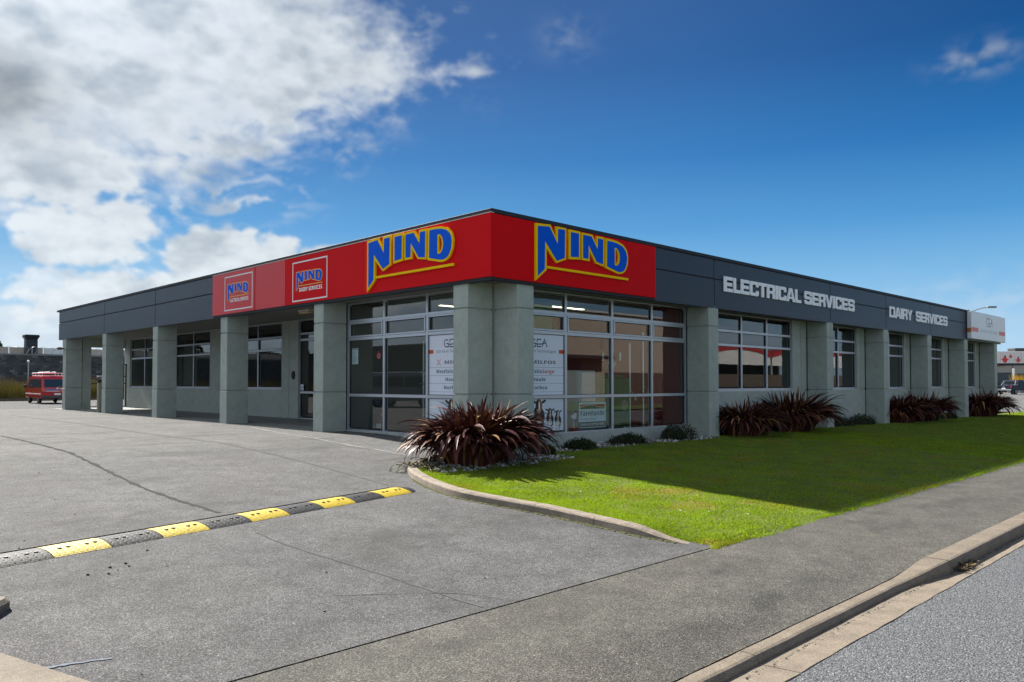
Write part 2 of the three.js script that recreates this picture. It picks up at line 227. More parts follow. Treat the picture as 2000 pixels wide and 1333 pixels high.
{
  const kerb = new THREE.Group(); kerb.name = 'lawn_kerb'; kerb.userData.kind = 'structure'; scene.add(kerb);
  const cuts = [0, 26, 52, 72, 87, 100, 121];
  for (let c = 0; c < cuts.length - 1; c++) {
    const pts = kerbPts.slice(cuts[c], Math.min(121, cuts[c + 1] + 1)).map((p) => p.clone()); if (c < cuts.length - 2) { const a = pts[pts.length - 1], b = pts[pts.length - 2]; a.lerp(b, .1); }
    mesh('kerb_stone', sweep(pts, (q) => { const h = kerbH(q.z), y = G0(q.z), w = .17, j = .004 * N2(q.z * 6, c); return [[0, y - .1], [0, y + h * .75], [.012, y + h - .012 + j], [.03, y + h + j], [w - .03, y + h + j], [w, y + h - .03], [w, y - .1]]; }), M.kerbPale, kerb);
  }
  // street kerb, full height on the right, lowered at the crossing on the left
  const sk = new THREE.Group(); sk.name = 'street_kerb'; sk.userData.kind = 'structure'; scene.add(sk);
  const nose = (x) => lerp(.24, .135, sst(-1.85, -3.1, x)), low = (x) => .062 * sst(-1.85, -3.0, x), mids = [[-34, -14], [-14, -9], [-9, -5.6], [-5.6, -1.93], [-1.92, 1.4], [1.4, 4.8], [4.8, 12], [12, 30], [30, 90]];
  for (const [a, b] of mids) {
    const n = Math.max(4, Math.round((b - a) / .15)), pts = []; for (let i = 0; i <= Math.min(n, 120); i++) pts.push(V(lerp(a, b - .008, i / Math.min(n, 120)), 0, 8.53));
    mesh('kerb_stone', sweep(pts, (q) => { const t = -.498 - low(q.x), f = -.6, s = 0, j = .003 * N2(q.x * 3, 9); const n = nose(q.x); return [[0, -.72], [0, t + j], [-n + .05, t + j], [-n + .028, t - .006 + j], [-n + .014, t - .02], [-n + .004, Math.min(t - .03, f + .03)], [-n, f - .004], [-n, -.72]]; }), M.kerb, sk);
    mesh('channel', sweep(pts, (q) => { const j = .003 * N2(q.x * 4, 3); const n = nose(q.x) + .001; return [[-n, -.72], [-n, -.614], [-n - .06, -.608 + j], [-.42 + .008 * N2(q.x * 2, 1), -.594 + j], [-.425, -.72]]; }), M.kerb, sk);
  }
  // kerb nose on the near left of the driveway
  const nk = new THREE.Group(); nk.name = 'driveway_kerb'; nk.userData.kind = 'structure'; scene.add(nk);
  const yy = (z) => G0(z);
  const nub = roundPoly([[-13, 3.9, .05], [-9.5, 4.05, .3], [-9.0, 4.48, .1], [-9.25, 4.8, .2], [-13, 4.95, .05]]);
  mesh('kerb_stone', ext(nub, .09, .03).rotateX(Math.PI / 2).translate(0, yy(4.4) + .05, 0), M.kerb, nk);
  const nub2 = roundPoly([[-13, 5.05, .05], [-9.42, 5.05, .25], [-9.16, 6.0, .3], [-8.95, 6.72, .05], [-13, 6.72, .05]]);
  mesh('kerb_stone', ext(nub2, .07, .025).rotateX(Math.PI / 2).translate(0, yy(5.9) + .04, 0), M.kerb, nk);
}
{ // grit washed along the channel
  const r = rng(81), gs = []; for (let i = 0; i < 420; i++) { const x = -7 + 9 * r(), s = .003 + .006 * r() * r(); gs.push(new THREE.IcosahedronGeometry(s, 0).scale(1.2, .6, 1).translate(x, -.607 + s * .4, 8.74 + .06 * sst(-3, -1.9, x) + .02 * N2(x * 1.5, 2) + (r() - .5) * .05 * (1 + N2(x, 5)))); }
  tag(mesh('gutter_grit', gs, std(.07, .075, .07, .95), scene), 'fine dark grit washed along the street channel', 'grit', null, 'stuff');
}
{ // leaf litter lying in the channel
  const r = rng(8), gs = [], ye = []; for (let i = 0; i < 90; i++) { const g = new THREE.PlaneGeometry(.008 + r() * .012, .04 + r() * .1, 1, 2); const p = g.attributes.position; for (let k = 0; k < p.count; k++) p.setZ(k, .012 * Math.abs(p.getY(k)) / .05); g.rotateX(-Math.PI / 2 + (r() - .5) * .5).rotateY(r() * 6); g.translate(-1.62 + (r() - .5) * .55, -.592 + r() * .02, 8.81 + (r() - .5) * .12); (i < 4 ? ye : gs).push(g); }
  const lf = thing('leaf_litter', 'brown dead leaves with a few yellow ones heaped in the street channel', 'leaf litter'); lf.userData.kind = 'stuff';
  const ds = { side: THREE.DoubleSide }; mesh('brown_leaves', gs, std(.09, .06, .03, .9, ds), lf); mesh('yellow_leaves', ye, std(.7, .45, .03, .7, ds), lf);
}

// ---------------------------------------------------------------- lawn
{
  const lg = sheet((s, t) => { const k = kerbX(Math.min(lerp(-.72, 6.84, t), 6.55)) + .15 - .1 * sst(5.7, 6.3, lerp(-.72, 6.84, t)), x = k + (46 - k) * Math.pow(s, 1.7); return [x, lerp(-.72, 6.83 + .05 * N2(x * 1.3, 7) + .03 * N2(x * 6, 2), t)]; }, 90, 300, lawnY, (x, z) => { const v = 1 + .35 * fbm2(x * .5, z * .5, 4) + .2 * fbm2(x * 3, z * 3, 3), dry = sst(.1, .55, fbm2(x * .45 + 3, z * .6 + 8, 4)); return [v * (1 + .9 * dry), v, v * (1 + .4 * dry)]; });
  struct('lawn', lg, std(.24, .31, .004, .95, { vertexColors: true, side: THREE.DoubleSide, map: tex(512, (x, y) => .6 + .6 * (l256(x, y) - .5) + .5 * (l128(x, y) - .5), 1 / .8, true) }), scene, true);
  // grass: tufts of short blades
  const r = rng(77), tri = []; for (let i = 0; i < 9; i++) { const a = r() * 6.28, d = r() * .018, h = .008 + r() * .011, w = .0019, bx0 = Math.cos(a) * d, bz = Math.sin(a) * d, l = (r() - .3) * .022, b = a + (r() - .5) * 2; tri.push(bx0 - Math.sin(b) * w, 0, bz + Math.cos(b) * w, bx0 + Math.sin(b) * w, 0, bz - Math.cos(b) * w, bx0 + Math.cos(b) * l, h, bz + Math.sin(b) * l); }
  const tg = new THREE.BufferGeometry(); tg.setAttribute('position', new THREE.Float32BufferAttribute(tri, 3)); tg.computeVertexNormals();
  const nrm = tg.attributes.normal; for (let i = 0; i < nrm.count; i++) { const x = nrm.getX(i) * .5, z = nrm.getZ(i) * .5, l = Math.hypot(x, 1, z); nrm.setXYZ(i, x / l, 1 / l, z / l); }
  const spots = [], n1 = 300000;
  for (let i = 0; i < n1; i++) { const u = r(), x = -3.3 + 49 * Math.pow(u, 2.1), z = -.2 + r() * 7.05, k = kerbX(Math.min(z, 6.5)) + .14; if (x < k || (z < .95 && x < 1.3 && z < 1.35 - x * .2) || (z < .34 + .12 * N2(x, 4) && x < 8)) continue; spots.push([x, z, 1]); }
  for (let i = 0; i < 9000; i++) { const x = -3.1 + 26 * Math.pow(r(), 1.5), z = 6.83 + .05 * N2(x * 1.3, 7) + .03 * N2(x * 6, 2) + (r() - .6) * .08; spots.push([x, z, 1.15]); }
  for (let i = 0; i < 5000; i++) { const q = kerbCurve.getPointAt(.34 + r() * .64); spots.push([q.x + .16 + r() * .07, q.z, 1.1]); }
  const im = new THREE.InstancedMesh(tg, phys(1, 1, 1, 1, { side: THREE.DoubleSide, transmission: .4, specularIntensity: .3 }), spots.length), m4 = new THREE.Matrix4(), q4 = new THREE.Quaternion(), up = V(0, 1, 0), c = new THREE.Color();
  spots.forEach(([x, z, k], i) => { const s = (x > 10 ? 1.6 : 1) * k * (.8 + .6 * r()) * (1 + .55 * fbm2(x * 1.4, z * 1.4, 3)) * (r() < .004 ? 2.1 : 1); q4.setFromAxisAngle(up, r() * 6.28); m4.compose(V(x, lawnY(x, z) - .002, z), q4, V(s * (x > 14 ? 2 : 1), s, s * (x > 14 ? 2 : 1))); im.setMatrixAt(i, m4);
    const dry = .7 * sst(.12, .7, fbm2(x * .45 + 3, z * .6 + 8, 4) + .3 * (r() - .5)), v = (.85 + .3 * r()) * (1 + .3 * fbm2(x * .8, z * .8, 3)), br = r() < .05 + .2 * dry; br ? c.setRGB(.26 * v, .22 * v, .06 * v) : c.setRGB(lerp(.3, .4, dry) * v, lerp(.45, .4, dry) * v, .004 * v); im.setColorAt(i, c); });
  im.name = 'grass'; tag(im, 'short green mown grass covering the lawn beside the building', 'grass', null, 'stuff'); scene.add(im);
  // moss along the foot of the kerb
  const mg = []; for (let i = 0; i < 420; i++) { const t = r(), q = kerbCurve.getPointAt(.38 + t * .58), s = .008 + r() * .016; mg.push(new THREE.IcosahedronGeometry(s, 0).scale(1.3, .5, 1.3).translate(q.x - .012 - Math.abs(r() - .5) * .06 * (.4 + .6 * Math.abs(N2(t * 9, 1))), G0(q.z) + .003, q.z)); }
  tag(mesh('kerb_moss', mg, std(.08, .085, .02, .95), scene), 'thin line of moss growing along the foot of the lawn kerb', 'moss', null, 'stuff');
  // daisies
  const dg = []; for (let i = 0; i < 60; i++) { const x = -2 + 20 * r(), z = 1 + r() * 5.4; dg.push(new THREE.CircleGeometry(.009 + r() * .006, 6).rotateX(-Math.PI / 2 + .3 * (r() - .5)).translate(x, lawnY(x, z) + .035, z)); }
  tag(mesh('daisies', dg, std(.7, .7, .66, .8, { side: THREE.DoubleSide }), scene), 'tiny white daisies and petals dotted over the lawn', 'daisies', null, 'stuff');
  // pebble bed along the wall and round the corner plants
  const pg = new THREE.IcosahedronGeometry(1, 1), ps = []; for (let i = 0; i < 2600; i++) { let x, z; if (r() < .6) { x = .6 + r() * 7.5; z = -.66 + r() * (1.0 + .15 * N2(x, 4)); } else { x = -2.4 + r() * 3.6; z = .1 + r() * 1.35; if (x < kerbX(z) + .2) continue; if (z > 1.45 - (x + 2) * .08) continue; } ps.push([x, z]); }
  const pm = new THREE.InstancedMesh(pg, std(1, 1, 1, .8), ps.length);
  ps.forEach(([x, z], i) => { const s = .012 + .03 * r() * r(); q4.setFromEuler(new THREE.Euler(r() * 6, r() * 6, r() * 6)); m4.compose(V(x, lawnY(x, z) + s * .3, z), q4, V(s, s * (.6 + .3 * r()), s * (.8 + .4 * r()))); pm.setMatrixAt(i, m4); const v = r() < .3 ? .55 : .1 + .25 * r(); c.setRGB(v, v * .97, v * .92); pm.setColorAt(i, c); });
  pm.name = 'pebbles'; tag(pm, 'grey and white pebbles in the bed along the foot of the wall', 'pebbles', null, 'stuff'); scene.add(pm);
}

// ---------------------------------------------------------------- the building
const TL = new THREE.Matrix4().makeRotationY(-Math.PI / 2); // facade drawing (u, y, out) -> left facade (-out, y, u)
const onLeft = (g) => g.applyMatrix4(TL);
const building = thing('office_building', 'long low grey concrete building on the corner with square columns and dark fascia', 'building');
const FB = 3.286, FT = 4.63, FM = 4.09, GL = 1.018, GU = 2.79, SOF = 3.34;
// columns: base, shaft and cap block with sunk grooves between
function column(w, y0, left, u0, d = .69) {
  const e = .012, gs = [rbx(u0, u0 + w, y0, GL - .02, -d, .008, e), rbx(u0 + .004, u0 + w - .004, GL + .012, GU - .014, -d, 0, e), rbx(u0 + .004, u0 + w - .004, GU + .014, FB + .06, -d, 0, e), bx(u0 + .03, u0 + w - .03, y0, FB, -d + .02, -.03)];
  const m = mesh('column', left ? onLeft(join(gs)) : gs, M.plaster, building); return m;
}
for (const u of [-1.17, -6.79, -12.42, -18.16, -23.86, -29.6]) column(.475, -.35, true, u);
for (const u of [.715, 8.0, 15.4, 20.43, 25.35, 30.47, 35.5]) column(.5, -.7, false, u);
mesh('corner_wall', bx(.715, .95, -.6, FB, -.95, -.705), M.plaster, building);
mesh('gate_post', bx(.72, 1.1, -.2, SOF, -29.58, -29.18), M.plaster, building);
// fascia: upper and lower panels with sunk joints, then the capping
mesh('fascia_core', [bx(.02, .16, FB + .01, 4.62, -30.29, -.02), bx(.16, 36.68, FB + .01, 4.62, -.16, -.02)], M.groove, building);
const lj = [-30.31, -23.63, -17.93, -12.18, -6.55, 0], rj = [0, 1.2, 8.29, 15.69, 20.68, 25.7, 30.7, 36.7], jg = .014;
for (let i = 0; i < lj.length - 1; i++) for (const [a, b, p] of [[FB, FM - .022, .008], [FM + .012, FT - .005, 0]]) mesh('fascia_panel', onLeft(rbx(lj[i] + jg, lj[i + 1] - (i < 4 ? jg : 0), a, b, -.1, p, .008)), M.fascia, building);
for (let i = 0; i < rj.length - 1; i++) for (const [a, b, p] of [[FB, FM - .014, .004], [FM + .012, FT - .005, 0]]) mesh('fascia_panel', rbx(rj[i] + (i ? jg : 0), rj[i + 1] - jg, a, b, -.1, p, .008), M.fascia, building);
mesh('capping', [rbx(-.03, .3, FT, 4.72, -30.34, .03, .008), rbx(.3, 36.73, FT, 4.718, -.3, .03, .008), rbx(-.03, 36.73, FT, 4.716, -30.6, -30.3, .008), rbx(36.43, 36.73, FT, 4.714, -30.3, -.3, .008)], M.cap, building);
const roof = mesh('roof', [bx(.17, 36.6, 4.2, 4.36, -30.4, -.17)], M.roofing, building);
mesh('wall', [bx(36.0, 36.5, -.7, 4.6, -30.5, -.71), bx(3.1, 36.5, -.7, 4.6, -30.6, -30.42), bx(36.5, 36.68, FB, 4.62, -30.3, -.03)], M.plaster, building);
mesh('soffit', [bx(.1, .72, SOF, SOF + .06, -6.79, -.1), bx(.72, 36.6, SOF, SOF + .06, -.73, -.1), bx(.1, 3.1, SOF + .08, SOF + .14, -30.2, -6.75)], M.soffit, building);
mesh('beam', bx(.16, 3.1, 2.98, SOF + .08, -30.3, -30.1), M.plaster, building);
mesh('arcade_floor', bx(.0, 3.0, -.1, .004, -31.5, -6.6), std(.3, .31, .31, .9, { map: T_concC, bumpMap: T_plasterB, bumpScale: .003 }), building);
// glazing: one part per window, its panes and sashes below it
function glazing(us, ys, o = {}) { // in facade drawing (u, y); the outer face of the frame lies at out = o.d
  const f = .07, d = o.d, dep = .1, gs = [], L = us.length, Y = ys.length;
  us.forEach((u, i) => gs.push(bx(u - f / 2 + (i === 0 ? f / 2 : 0), u + f / 2 - (i === L - 1 ? f / 2 : 0), ys[0], ys[Y - 1], d - dep, d - .004)));
  ys.forEach((y, j) => { for (let i = 0; i < L - 1; i++) gs.push(bx(us[i] + (i ? f / 2 : f), us[i + 1] - (i < L - 2 ? f / 2 : f), y - f / 2 + (j === 0 ? f / 2 : 0), y + f / 2 - (j === Y - 1 ? f / 2 : 0), d - dep, d - .008)); });
  if (o.sill) gs.push(bx(us[0] - .01, us[L - 1] + .01, ys[0] - .05, ys[0] - .001, d - .09, d + .03));
  const win = mesh(o.name || 'window', o.left ? onLeft(join(gs)) : gs, M.alu, building);
  const sash = o.sash || [];
  for (let i = 0; i < L - 1; i++) for (let j = 0; j < Y - 1; j++) {
    const a = us[i] + (i ? f / 2 : f), b = us[i + 1] - (i < L - 2 ? f / 2 : f), c = ys[j] + (j ? f / 2 : f), e = ys[j + 1] - (j < Y - 2 ? f / 2 : f);
    let q = 0;
    if (sash.includes(j)) { q = .045; const s = [bx(a + .008, a + q, c + .008, e - .008, d - .06, d + .012), bx(b - q, b - .008, c + .008, e - .008, d - .06, d + .012), bx(a + q, b - q, c + .008, c + q, d - .06, d + .01), bx(a + q, b - q, e - q, e - .008, d - .06, d + .01)]; mesh('sash', o.left ? onLeft(join(s)) : s, M.alu, win); }
    const seal = .012, s2 = [bx(a + q, b - q, c + q, c + q + seal, d - .07, d - .035), bx(a + q, b - q, e - q - seal, e - q, d - .07, d - .035), bx(a + q, a + q + seal, c + q + seal, e - q - seal, d - .07, d - .035), bx(b - q - seal, b - q, c + q + seal, e - q - seal, d - .07, d - .035)];
    mesh('seal', o.left ? onLeft(join(s2)) : s2, M.black, win);
    if (o.skip && o.skip(i, j)) continue;
    const g = new THREE.PlaneGeometry(b - a - 2 * q, e - c - 2 * q).translate((a + b) / 2, (c + e) / 2, d - .055); mesh('pane', o.left ? onLeft(g) : g, M.glass, win);
  }
  return win;
}
const YS = [.09, .94, 2.39, 2.85, 3.325];
glazing([1.23, 3.0, 4.72, 6.38, 7.97], YS, { d: -.69, sash: [2] });
glazing([-6.29, -4.66, -2.95, -1.23], YS.map((y, i) => i ? y : .03), { d: -.7, left: true, sash: [2] });
mesh('plinth', [bx(1.2, 7.99, -.7, .088, -.86, -.672), onLeft(bx(-6.3, -1.18, -.6, .028, -.86, -.68))], M.plaster, building);
// right facade bays: wall panels round each office window
const bays = [[8.5, 15.4, 8.53, [8.53, 9.5, 11.1, 12.68, 14.36]], [15.9, 20.43, 15.93, [15.93, 16.5, 18.08, 19.66]], [20.93, 25.35, 20.96, [21.45, 23.05, 24.66]], [25.85, 30.47, 25.88, [26.5, 28.1, 29.68]], [30.97, 35.5, 31, [31.6, 33.2, 34.8]]];
for (const [a, b, w0, us] of bays) {
  const wl = mesh('wall_panel', [bx(a, b, -.9, GL - .018, -.9, -.705)], M.plaster, building);
  glazing(us, [1.05, 2.38, 2.8, 3.325], { d: -.75, sill: true });
  const r = us[us.length - 1], l = us[0];
  mesh('wall_panel', [bx(r + .012, b - .42, GL + .01, GU - .012, -.9, -.72), bx(r + .012, b - .42, GU + .012, SOF, -.9, -.72), bx(r + .03, b - .43, 1, SOF, -.88, -.74)], M.plaster, building);
  mesh('wall_panel', [bx(b - .405, b, GL + .01, GU - .012, -.9, -.712), bx(b - .405, b, GU + .012, SOF, -.9, -.712), bx(b - .4, b, 1, SOF, -.88, -.74)], M.plaster, building);
  if (l - a > .2) mesh('wall_panel', bx(a, l - .012, GL + .01, SOF, -.9, -.72), M.plaster, building);
  mesh('joint', [bx(b - .014, b - .001, -.6, SOF, -.72, -.69)], M.groove, building);
}
// left arcade wall: office windows, door, panels
const W = 2.95, wins = [[-17.9, -16.0, -14.1], [-23.8, -21.9, -20.12], [-29.5, -27.65, -26.0]];
for (const us of wins) glazing(us, [1.06, 2.44, 2.88, 3.4], { d: -W - .05, left: true, sill: true });
glazing([-12.9, -11.88], [.03, .93, 2.72, 2.93, 3.4], { d: -W - .03, left: true, name: 'door' });
{
  const segs = [[-30.3, -29.51], [-25.99, -24.9], [-24.89, -23.81], [-20.11, -19.0], [-18.99, -17.91], [-14.09, -13.55], [-13.54, -12.91], [-11.87, -9.2], [-9.19, -6.6]];
  for (const [a, b] of segs) mesh('wall_panel', onLeft(join([bx(a + .006, b - .004, -.1, GL - .012, -W - .16, -W), bx(a + .006, b - .004, GL + .012, GU - .012, -W - .16, -W), bx(a + .006, b - .004, GU + .012, 3.44, -W - .16, -W), bx(a, b, -.1, 3.44, -W - .14, -W - .02)])), M.plaster, building);
  for (const us of wins) { mesh('wall_panel', onLeft(join([bx(us[0], us[1] + .2, -.1, GL - .012, -W - .16, -W), bx(us[1] + .21, us[2], -.1, GL - .012, -W - .16, -W)])), M.plaster, building); mesh('wall_panel', onLeft(bx(us[0], us[2], 3.4, 3.46, -W - .16, -W)), M.plaster, building); }
  mesh('wall_panel', onLeft(bx(-12.91, -11.87, 3.4, 3.46, -W - .16, -W)), M.plaster, building);
  mesh('side_wall', bx(.8, 3.1, -.1, 3.5, -6.72, -6.52), M.plaster, building);
}
// rooms behind the glass
mesh('inner_floor', [bx(.77, 36, -.04, .03, -30.3, -.8)], M.floorIn, building);
mesh('ceiling', [bx(.78, 35.9, 3.41, 3.47, -6.5, -.85), bx(3.15, 35.9, 3.475, 3.53, -30.3, -6.6)], M.ceilIn, building);
mesh('inner_wall', [bx(.8, 14.2, .03, 3.41, -6.5, -6.42), bx(8.05, 8.17, .03, 3.41, -6.4, -.92), bx(15.6, 15.72, .03, 3.41, -6.4, -.92), bx(14.2, 36, .03, 3.41, -4.6, -4.5), bx(20.6, 20.72, .03, 3.41, -4.5, -.92), bx(25.5, 25.6, .03, 3.41, -4.5, -.92), bx(30.6, 30.7, .03, 3.41, -4.5, -.92)], M.wallIn, building);
mesh('inner_wall', [bx(7.2, 7.35, .03, 3.45, -30.2, -6.8), bx(3.2, 7.2, .03, 3.45, -18.7, -18.55), bx(3.2, 7.2, .03, 3.45, -24.5, -24.35), bx(3.2, 7.2, .03, 3.45, -13.45, -13.3)], M.wallIn, building);
mesh('red_wall', bx(8.0, 8.045, .03, 3.4, -6.3, -.93), std(.22, .02, .03, .6), building);
// blinds in the far offices
for (const [a, b] of [[21.5, 24.6], [26.55, 29.6], [31.65, 34.75]]) { const gs = []; for (let x = a; x < b - .1; x += .13) gs.push(new THREE.BoxGeometry(.118, 2.2, .004).rotateY(.5).translate(x + .065, 2.17, -.96)); mesh('vertical_blind', gs, std(.36, .37, .37, .9), building); }
// strip lights burning in the showroom
for (const [x, z, l, along] of [[3.4, -4.9, 1.5, 0], [5.6, -3.0, 1.5, 0], [2.3, -2.7, 1.5, 0]]) {
  const lamp = mesh('strip_light', [bx(x - l / 2, x + l / 2, 3.33, 3.4, z - .07, z + .07)], M.white, building);
  mesh('light_tube', [bx(x - l / 2 + .03, x + l / 2 - .03, 3.315, 3.329, z - .05, z + .05)], new THREE.MeshStandardMaterial({ color: 0xffffff, emissive: new THREE.Color(1, .9, .62), emissiveIntensity: 2.2 }), lamp);
  const ra = new THREE.RectAreaLight(new THREE.Color(1, .92, .72), 1.5, l - .06, .1); ra.position.set(x, 3.31, z); ra.rotation.x = -Math.PI / 2; scene.add(ra);
}

// ---------------------------------------------------------------- red corner sign
const NIND = {
  N: [[[-.02, 1.21], [.43, 1.24], [.61, .97], [.61, 1.23], [.94, 1.23], [.93, .55], [.62, .44], [.31, .72], [.31, .26], [-.02, .01]], [[.04, 1.16], [.4, 1.19], [.66, .85], [.67, 1.18], [.89, 1.19], [.88, .58], [.63, .49], [.26, .87], [.25, .28], [.04, .11]]],
  I: [[[1.02, 1.22], [1.4, 1.22], [1.39, .6], [1.02, .57]], [[1.08, 1.17], [1.35, 1.17], [1.345, .65], [1.08, .625]]],
  M: [[[1.45, 1.21], [1.82, 1.21], [1.96, 1.0], [1.97, 1.2], [2.24, 1.2], [2.23, .53], [1.93, .575], [1.72, .82], [1.72, .6], [1.445, .6]], [[1.49, 1.165], [1.78, 1.165], [1.995, .9], [2.01, 1.15], [2.195, 1.15], [2.185, .58], [1.96, .61], [1.68, .96], [1.67, .645], [1.49, .65]]],
  D: [[[2.29, 1.19], [2.54, 1.19], [2.75, 1.17], [2.94, 1.12], [3.08, 1.01], [3.13, .85], [3.11, .66], [3.02, .51], [2.91, .44], [2.77, .415], [2.67, .43], [2.27, .51]], [[2.34, 1.14], [2.54, 1.14], [2.74, 1.12], [2.91, 1.075], [3.035, .98], [3.085, .84], [3.065, .67], [2.99, .54], [2.9, .48], [2.77, .46], [2.68, .475], [2.33, .55]],
    [[2.61, 1.02], [2.7, 1.01], [2.78, .93], [2.81, .81], [2.79, .69], [2.73, .62], [2.67, .6], [2.61, .6]], [[2.65, .98], [2.69, .97], [2.74, .9], [2.76, .8], [2.74, .7], [2.7, .64], [2.65, .63]]],
};
const soften = (p, r) => p.map((q) => [q[0], q[1], r]);
function logo(parent, x, y, z, k, dep, left, mats = [M.yellow, M.blue]) { // letters with a yellow edge and a blue face
  const put = (s, d0, d1, bev) => { const g = ext(s, (d1 - d0), bev, 0, 4).scale(k, k, 1).translate(x, y, z + d0 + bev); return left ? onLeft(g) : g; };
  for (const [c, a] of Object.entries(NIND)) {
    const o = roundPoly(c === 'D' ? a[0].map((q, i) => [q[0], q[1], i > 1 && i < 10 ? .05 : .004]) : soften(a[0], .004)), f = roundPoly(c === 'D' ? a[1].map((q, i) => [q[0], q[1], i > 1 && i < 10 ? .05 : .003]) : soften(a[1], .003));
    if (a[2]) { o.holes.push(roundPoly(soften(a[3], .02), THREE.Path)); f.holes.push(roundPoly(soften(a[2], .03), THREE.Path)); }
    const l = mesh('letter', put(o, 0, dep, 0), mats[0], parent); mesh('letter_face', put(f, dep, dep + Math.max(.002, dep * .12), 0), mats[1], l);
  }
  mesh('underline', put(poly([[.325, .35], [3.13, .352], [3.13, .3], [.325, .3]]), 0, dep, 0), mats[0], parent);
}
{
  const sign = thing('corner_sign', 'large red fascia sign wrapped round the building corner with blue and yellow lettering', 'sign');
  const SB = 3.36, ST = 4.625;
  mesh('sign_panel', [rbx(-.062, .02, SB, ST, -4.42, .06, .005), ], M.red, sign);
  mesh('sign_panel', [rbx(-.0615, .02, SB, ST, -8.19, -4.428, .005)], M.red, sign);
  // the two panels at the left end have gone dull and catch the bright sky
  for (const [a, b, w] of [[-10.0, -8.2, .006], [-12.9, -10.008, .004]]) { const g = rbx(-.061, .02, SB, ST, a, b, .005); g.translate(0, 0, -(a + b) / 2).rotateY(-w).translate(0, 0, (a + b) / 2); mesh('sign_panel', g, M.redFade, sign); }
  mesh('sign_panel', [rbx(.022, 5.48, SB - .01, ST - .012, -.02, .0605, .005)], M.red, sign);
  mesh('sunlit_edge', [bx(-.07, .02, ST + .001, ST + .011, -12.9, .06)], std(.75, .7, .66, .5), sign);  // pale strip painting in the sunlit top edge of the sign
  mesh('sign_base', [bx(-.05, .02, SB - .07, SB - .003, -12.85, .05), bx(.022, 5.46, SB - .08, SB - .014, -.02, .048)], M.groove, sign);
  logo(sign, 1.18, 3.37, .0625, 1, .045, false); logo(sign, -4.17, 3.38, .0635, 1, .045, true);
  // the two framed emblems printed on the left face
  const small = (u0, u1, y0, y1, words) => {
    const fr = .035, z0 = .0635, z1 = .067, fg = [bx(u0, u1, y0, y0 + fr, z0, z1), bx(u0, u1, y1 - fr, y1, z0, z1), bx(u0, u0 + fr, y0 + fr, y1 - fr, z0, z1), bx(u1 - fr, u1, y0 + fr, y1 - fr, z0, z1)];
    mesh('emblem_frame', onLeft(join(fg)), M.white, sign);
    const k = (u1 - u0) * .76 / 3.15; logo(sign, u0 + (u1 - u0) * .115, y0 + .27, z0, k, .006, true, [std(.8, .42, .06, .5), M.blue]);
    const c = document.createElement('canvas'); c.width = 512; c.height = 96; const x = c.getContext('2d'); x.clearRect(0, 0, 512, 96); x.fillStyle = '#fff'; x.font = 'bold 70px sans-serif'; x.textAlign = 'center'; x.textBaseline = 'middle'; x.save(); x.translate(256, 50); const w = x.measureText(words).width; x.scale(500 / w, 1.15); x.fillText(words, 0, 0); x.restore();
    const t = new THREE.CanvasTexture(c); t.colorSpace = THREE.SRGBColorSpace; const wd = (u1 - u0) * .68, p = new THREE.PlaneGeometry(wd, .17).translate(u0 + (u1 - u0) * .53, y0 + .305, .0665);
    mesh('emblem_words', onLeft(p), new THREE.MeshStandardMaterial({ map: t, transparent: true, roughness: .5 }), sign, true);
  };
  small(-7.8, -6.03, 3.42, 4.48, 'DAIRY SERVICES'); small(-12.0, -10.14, 3.45, 4.5, 'ELECTRICAL SERVICES');
}
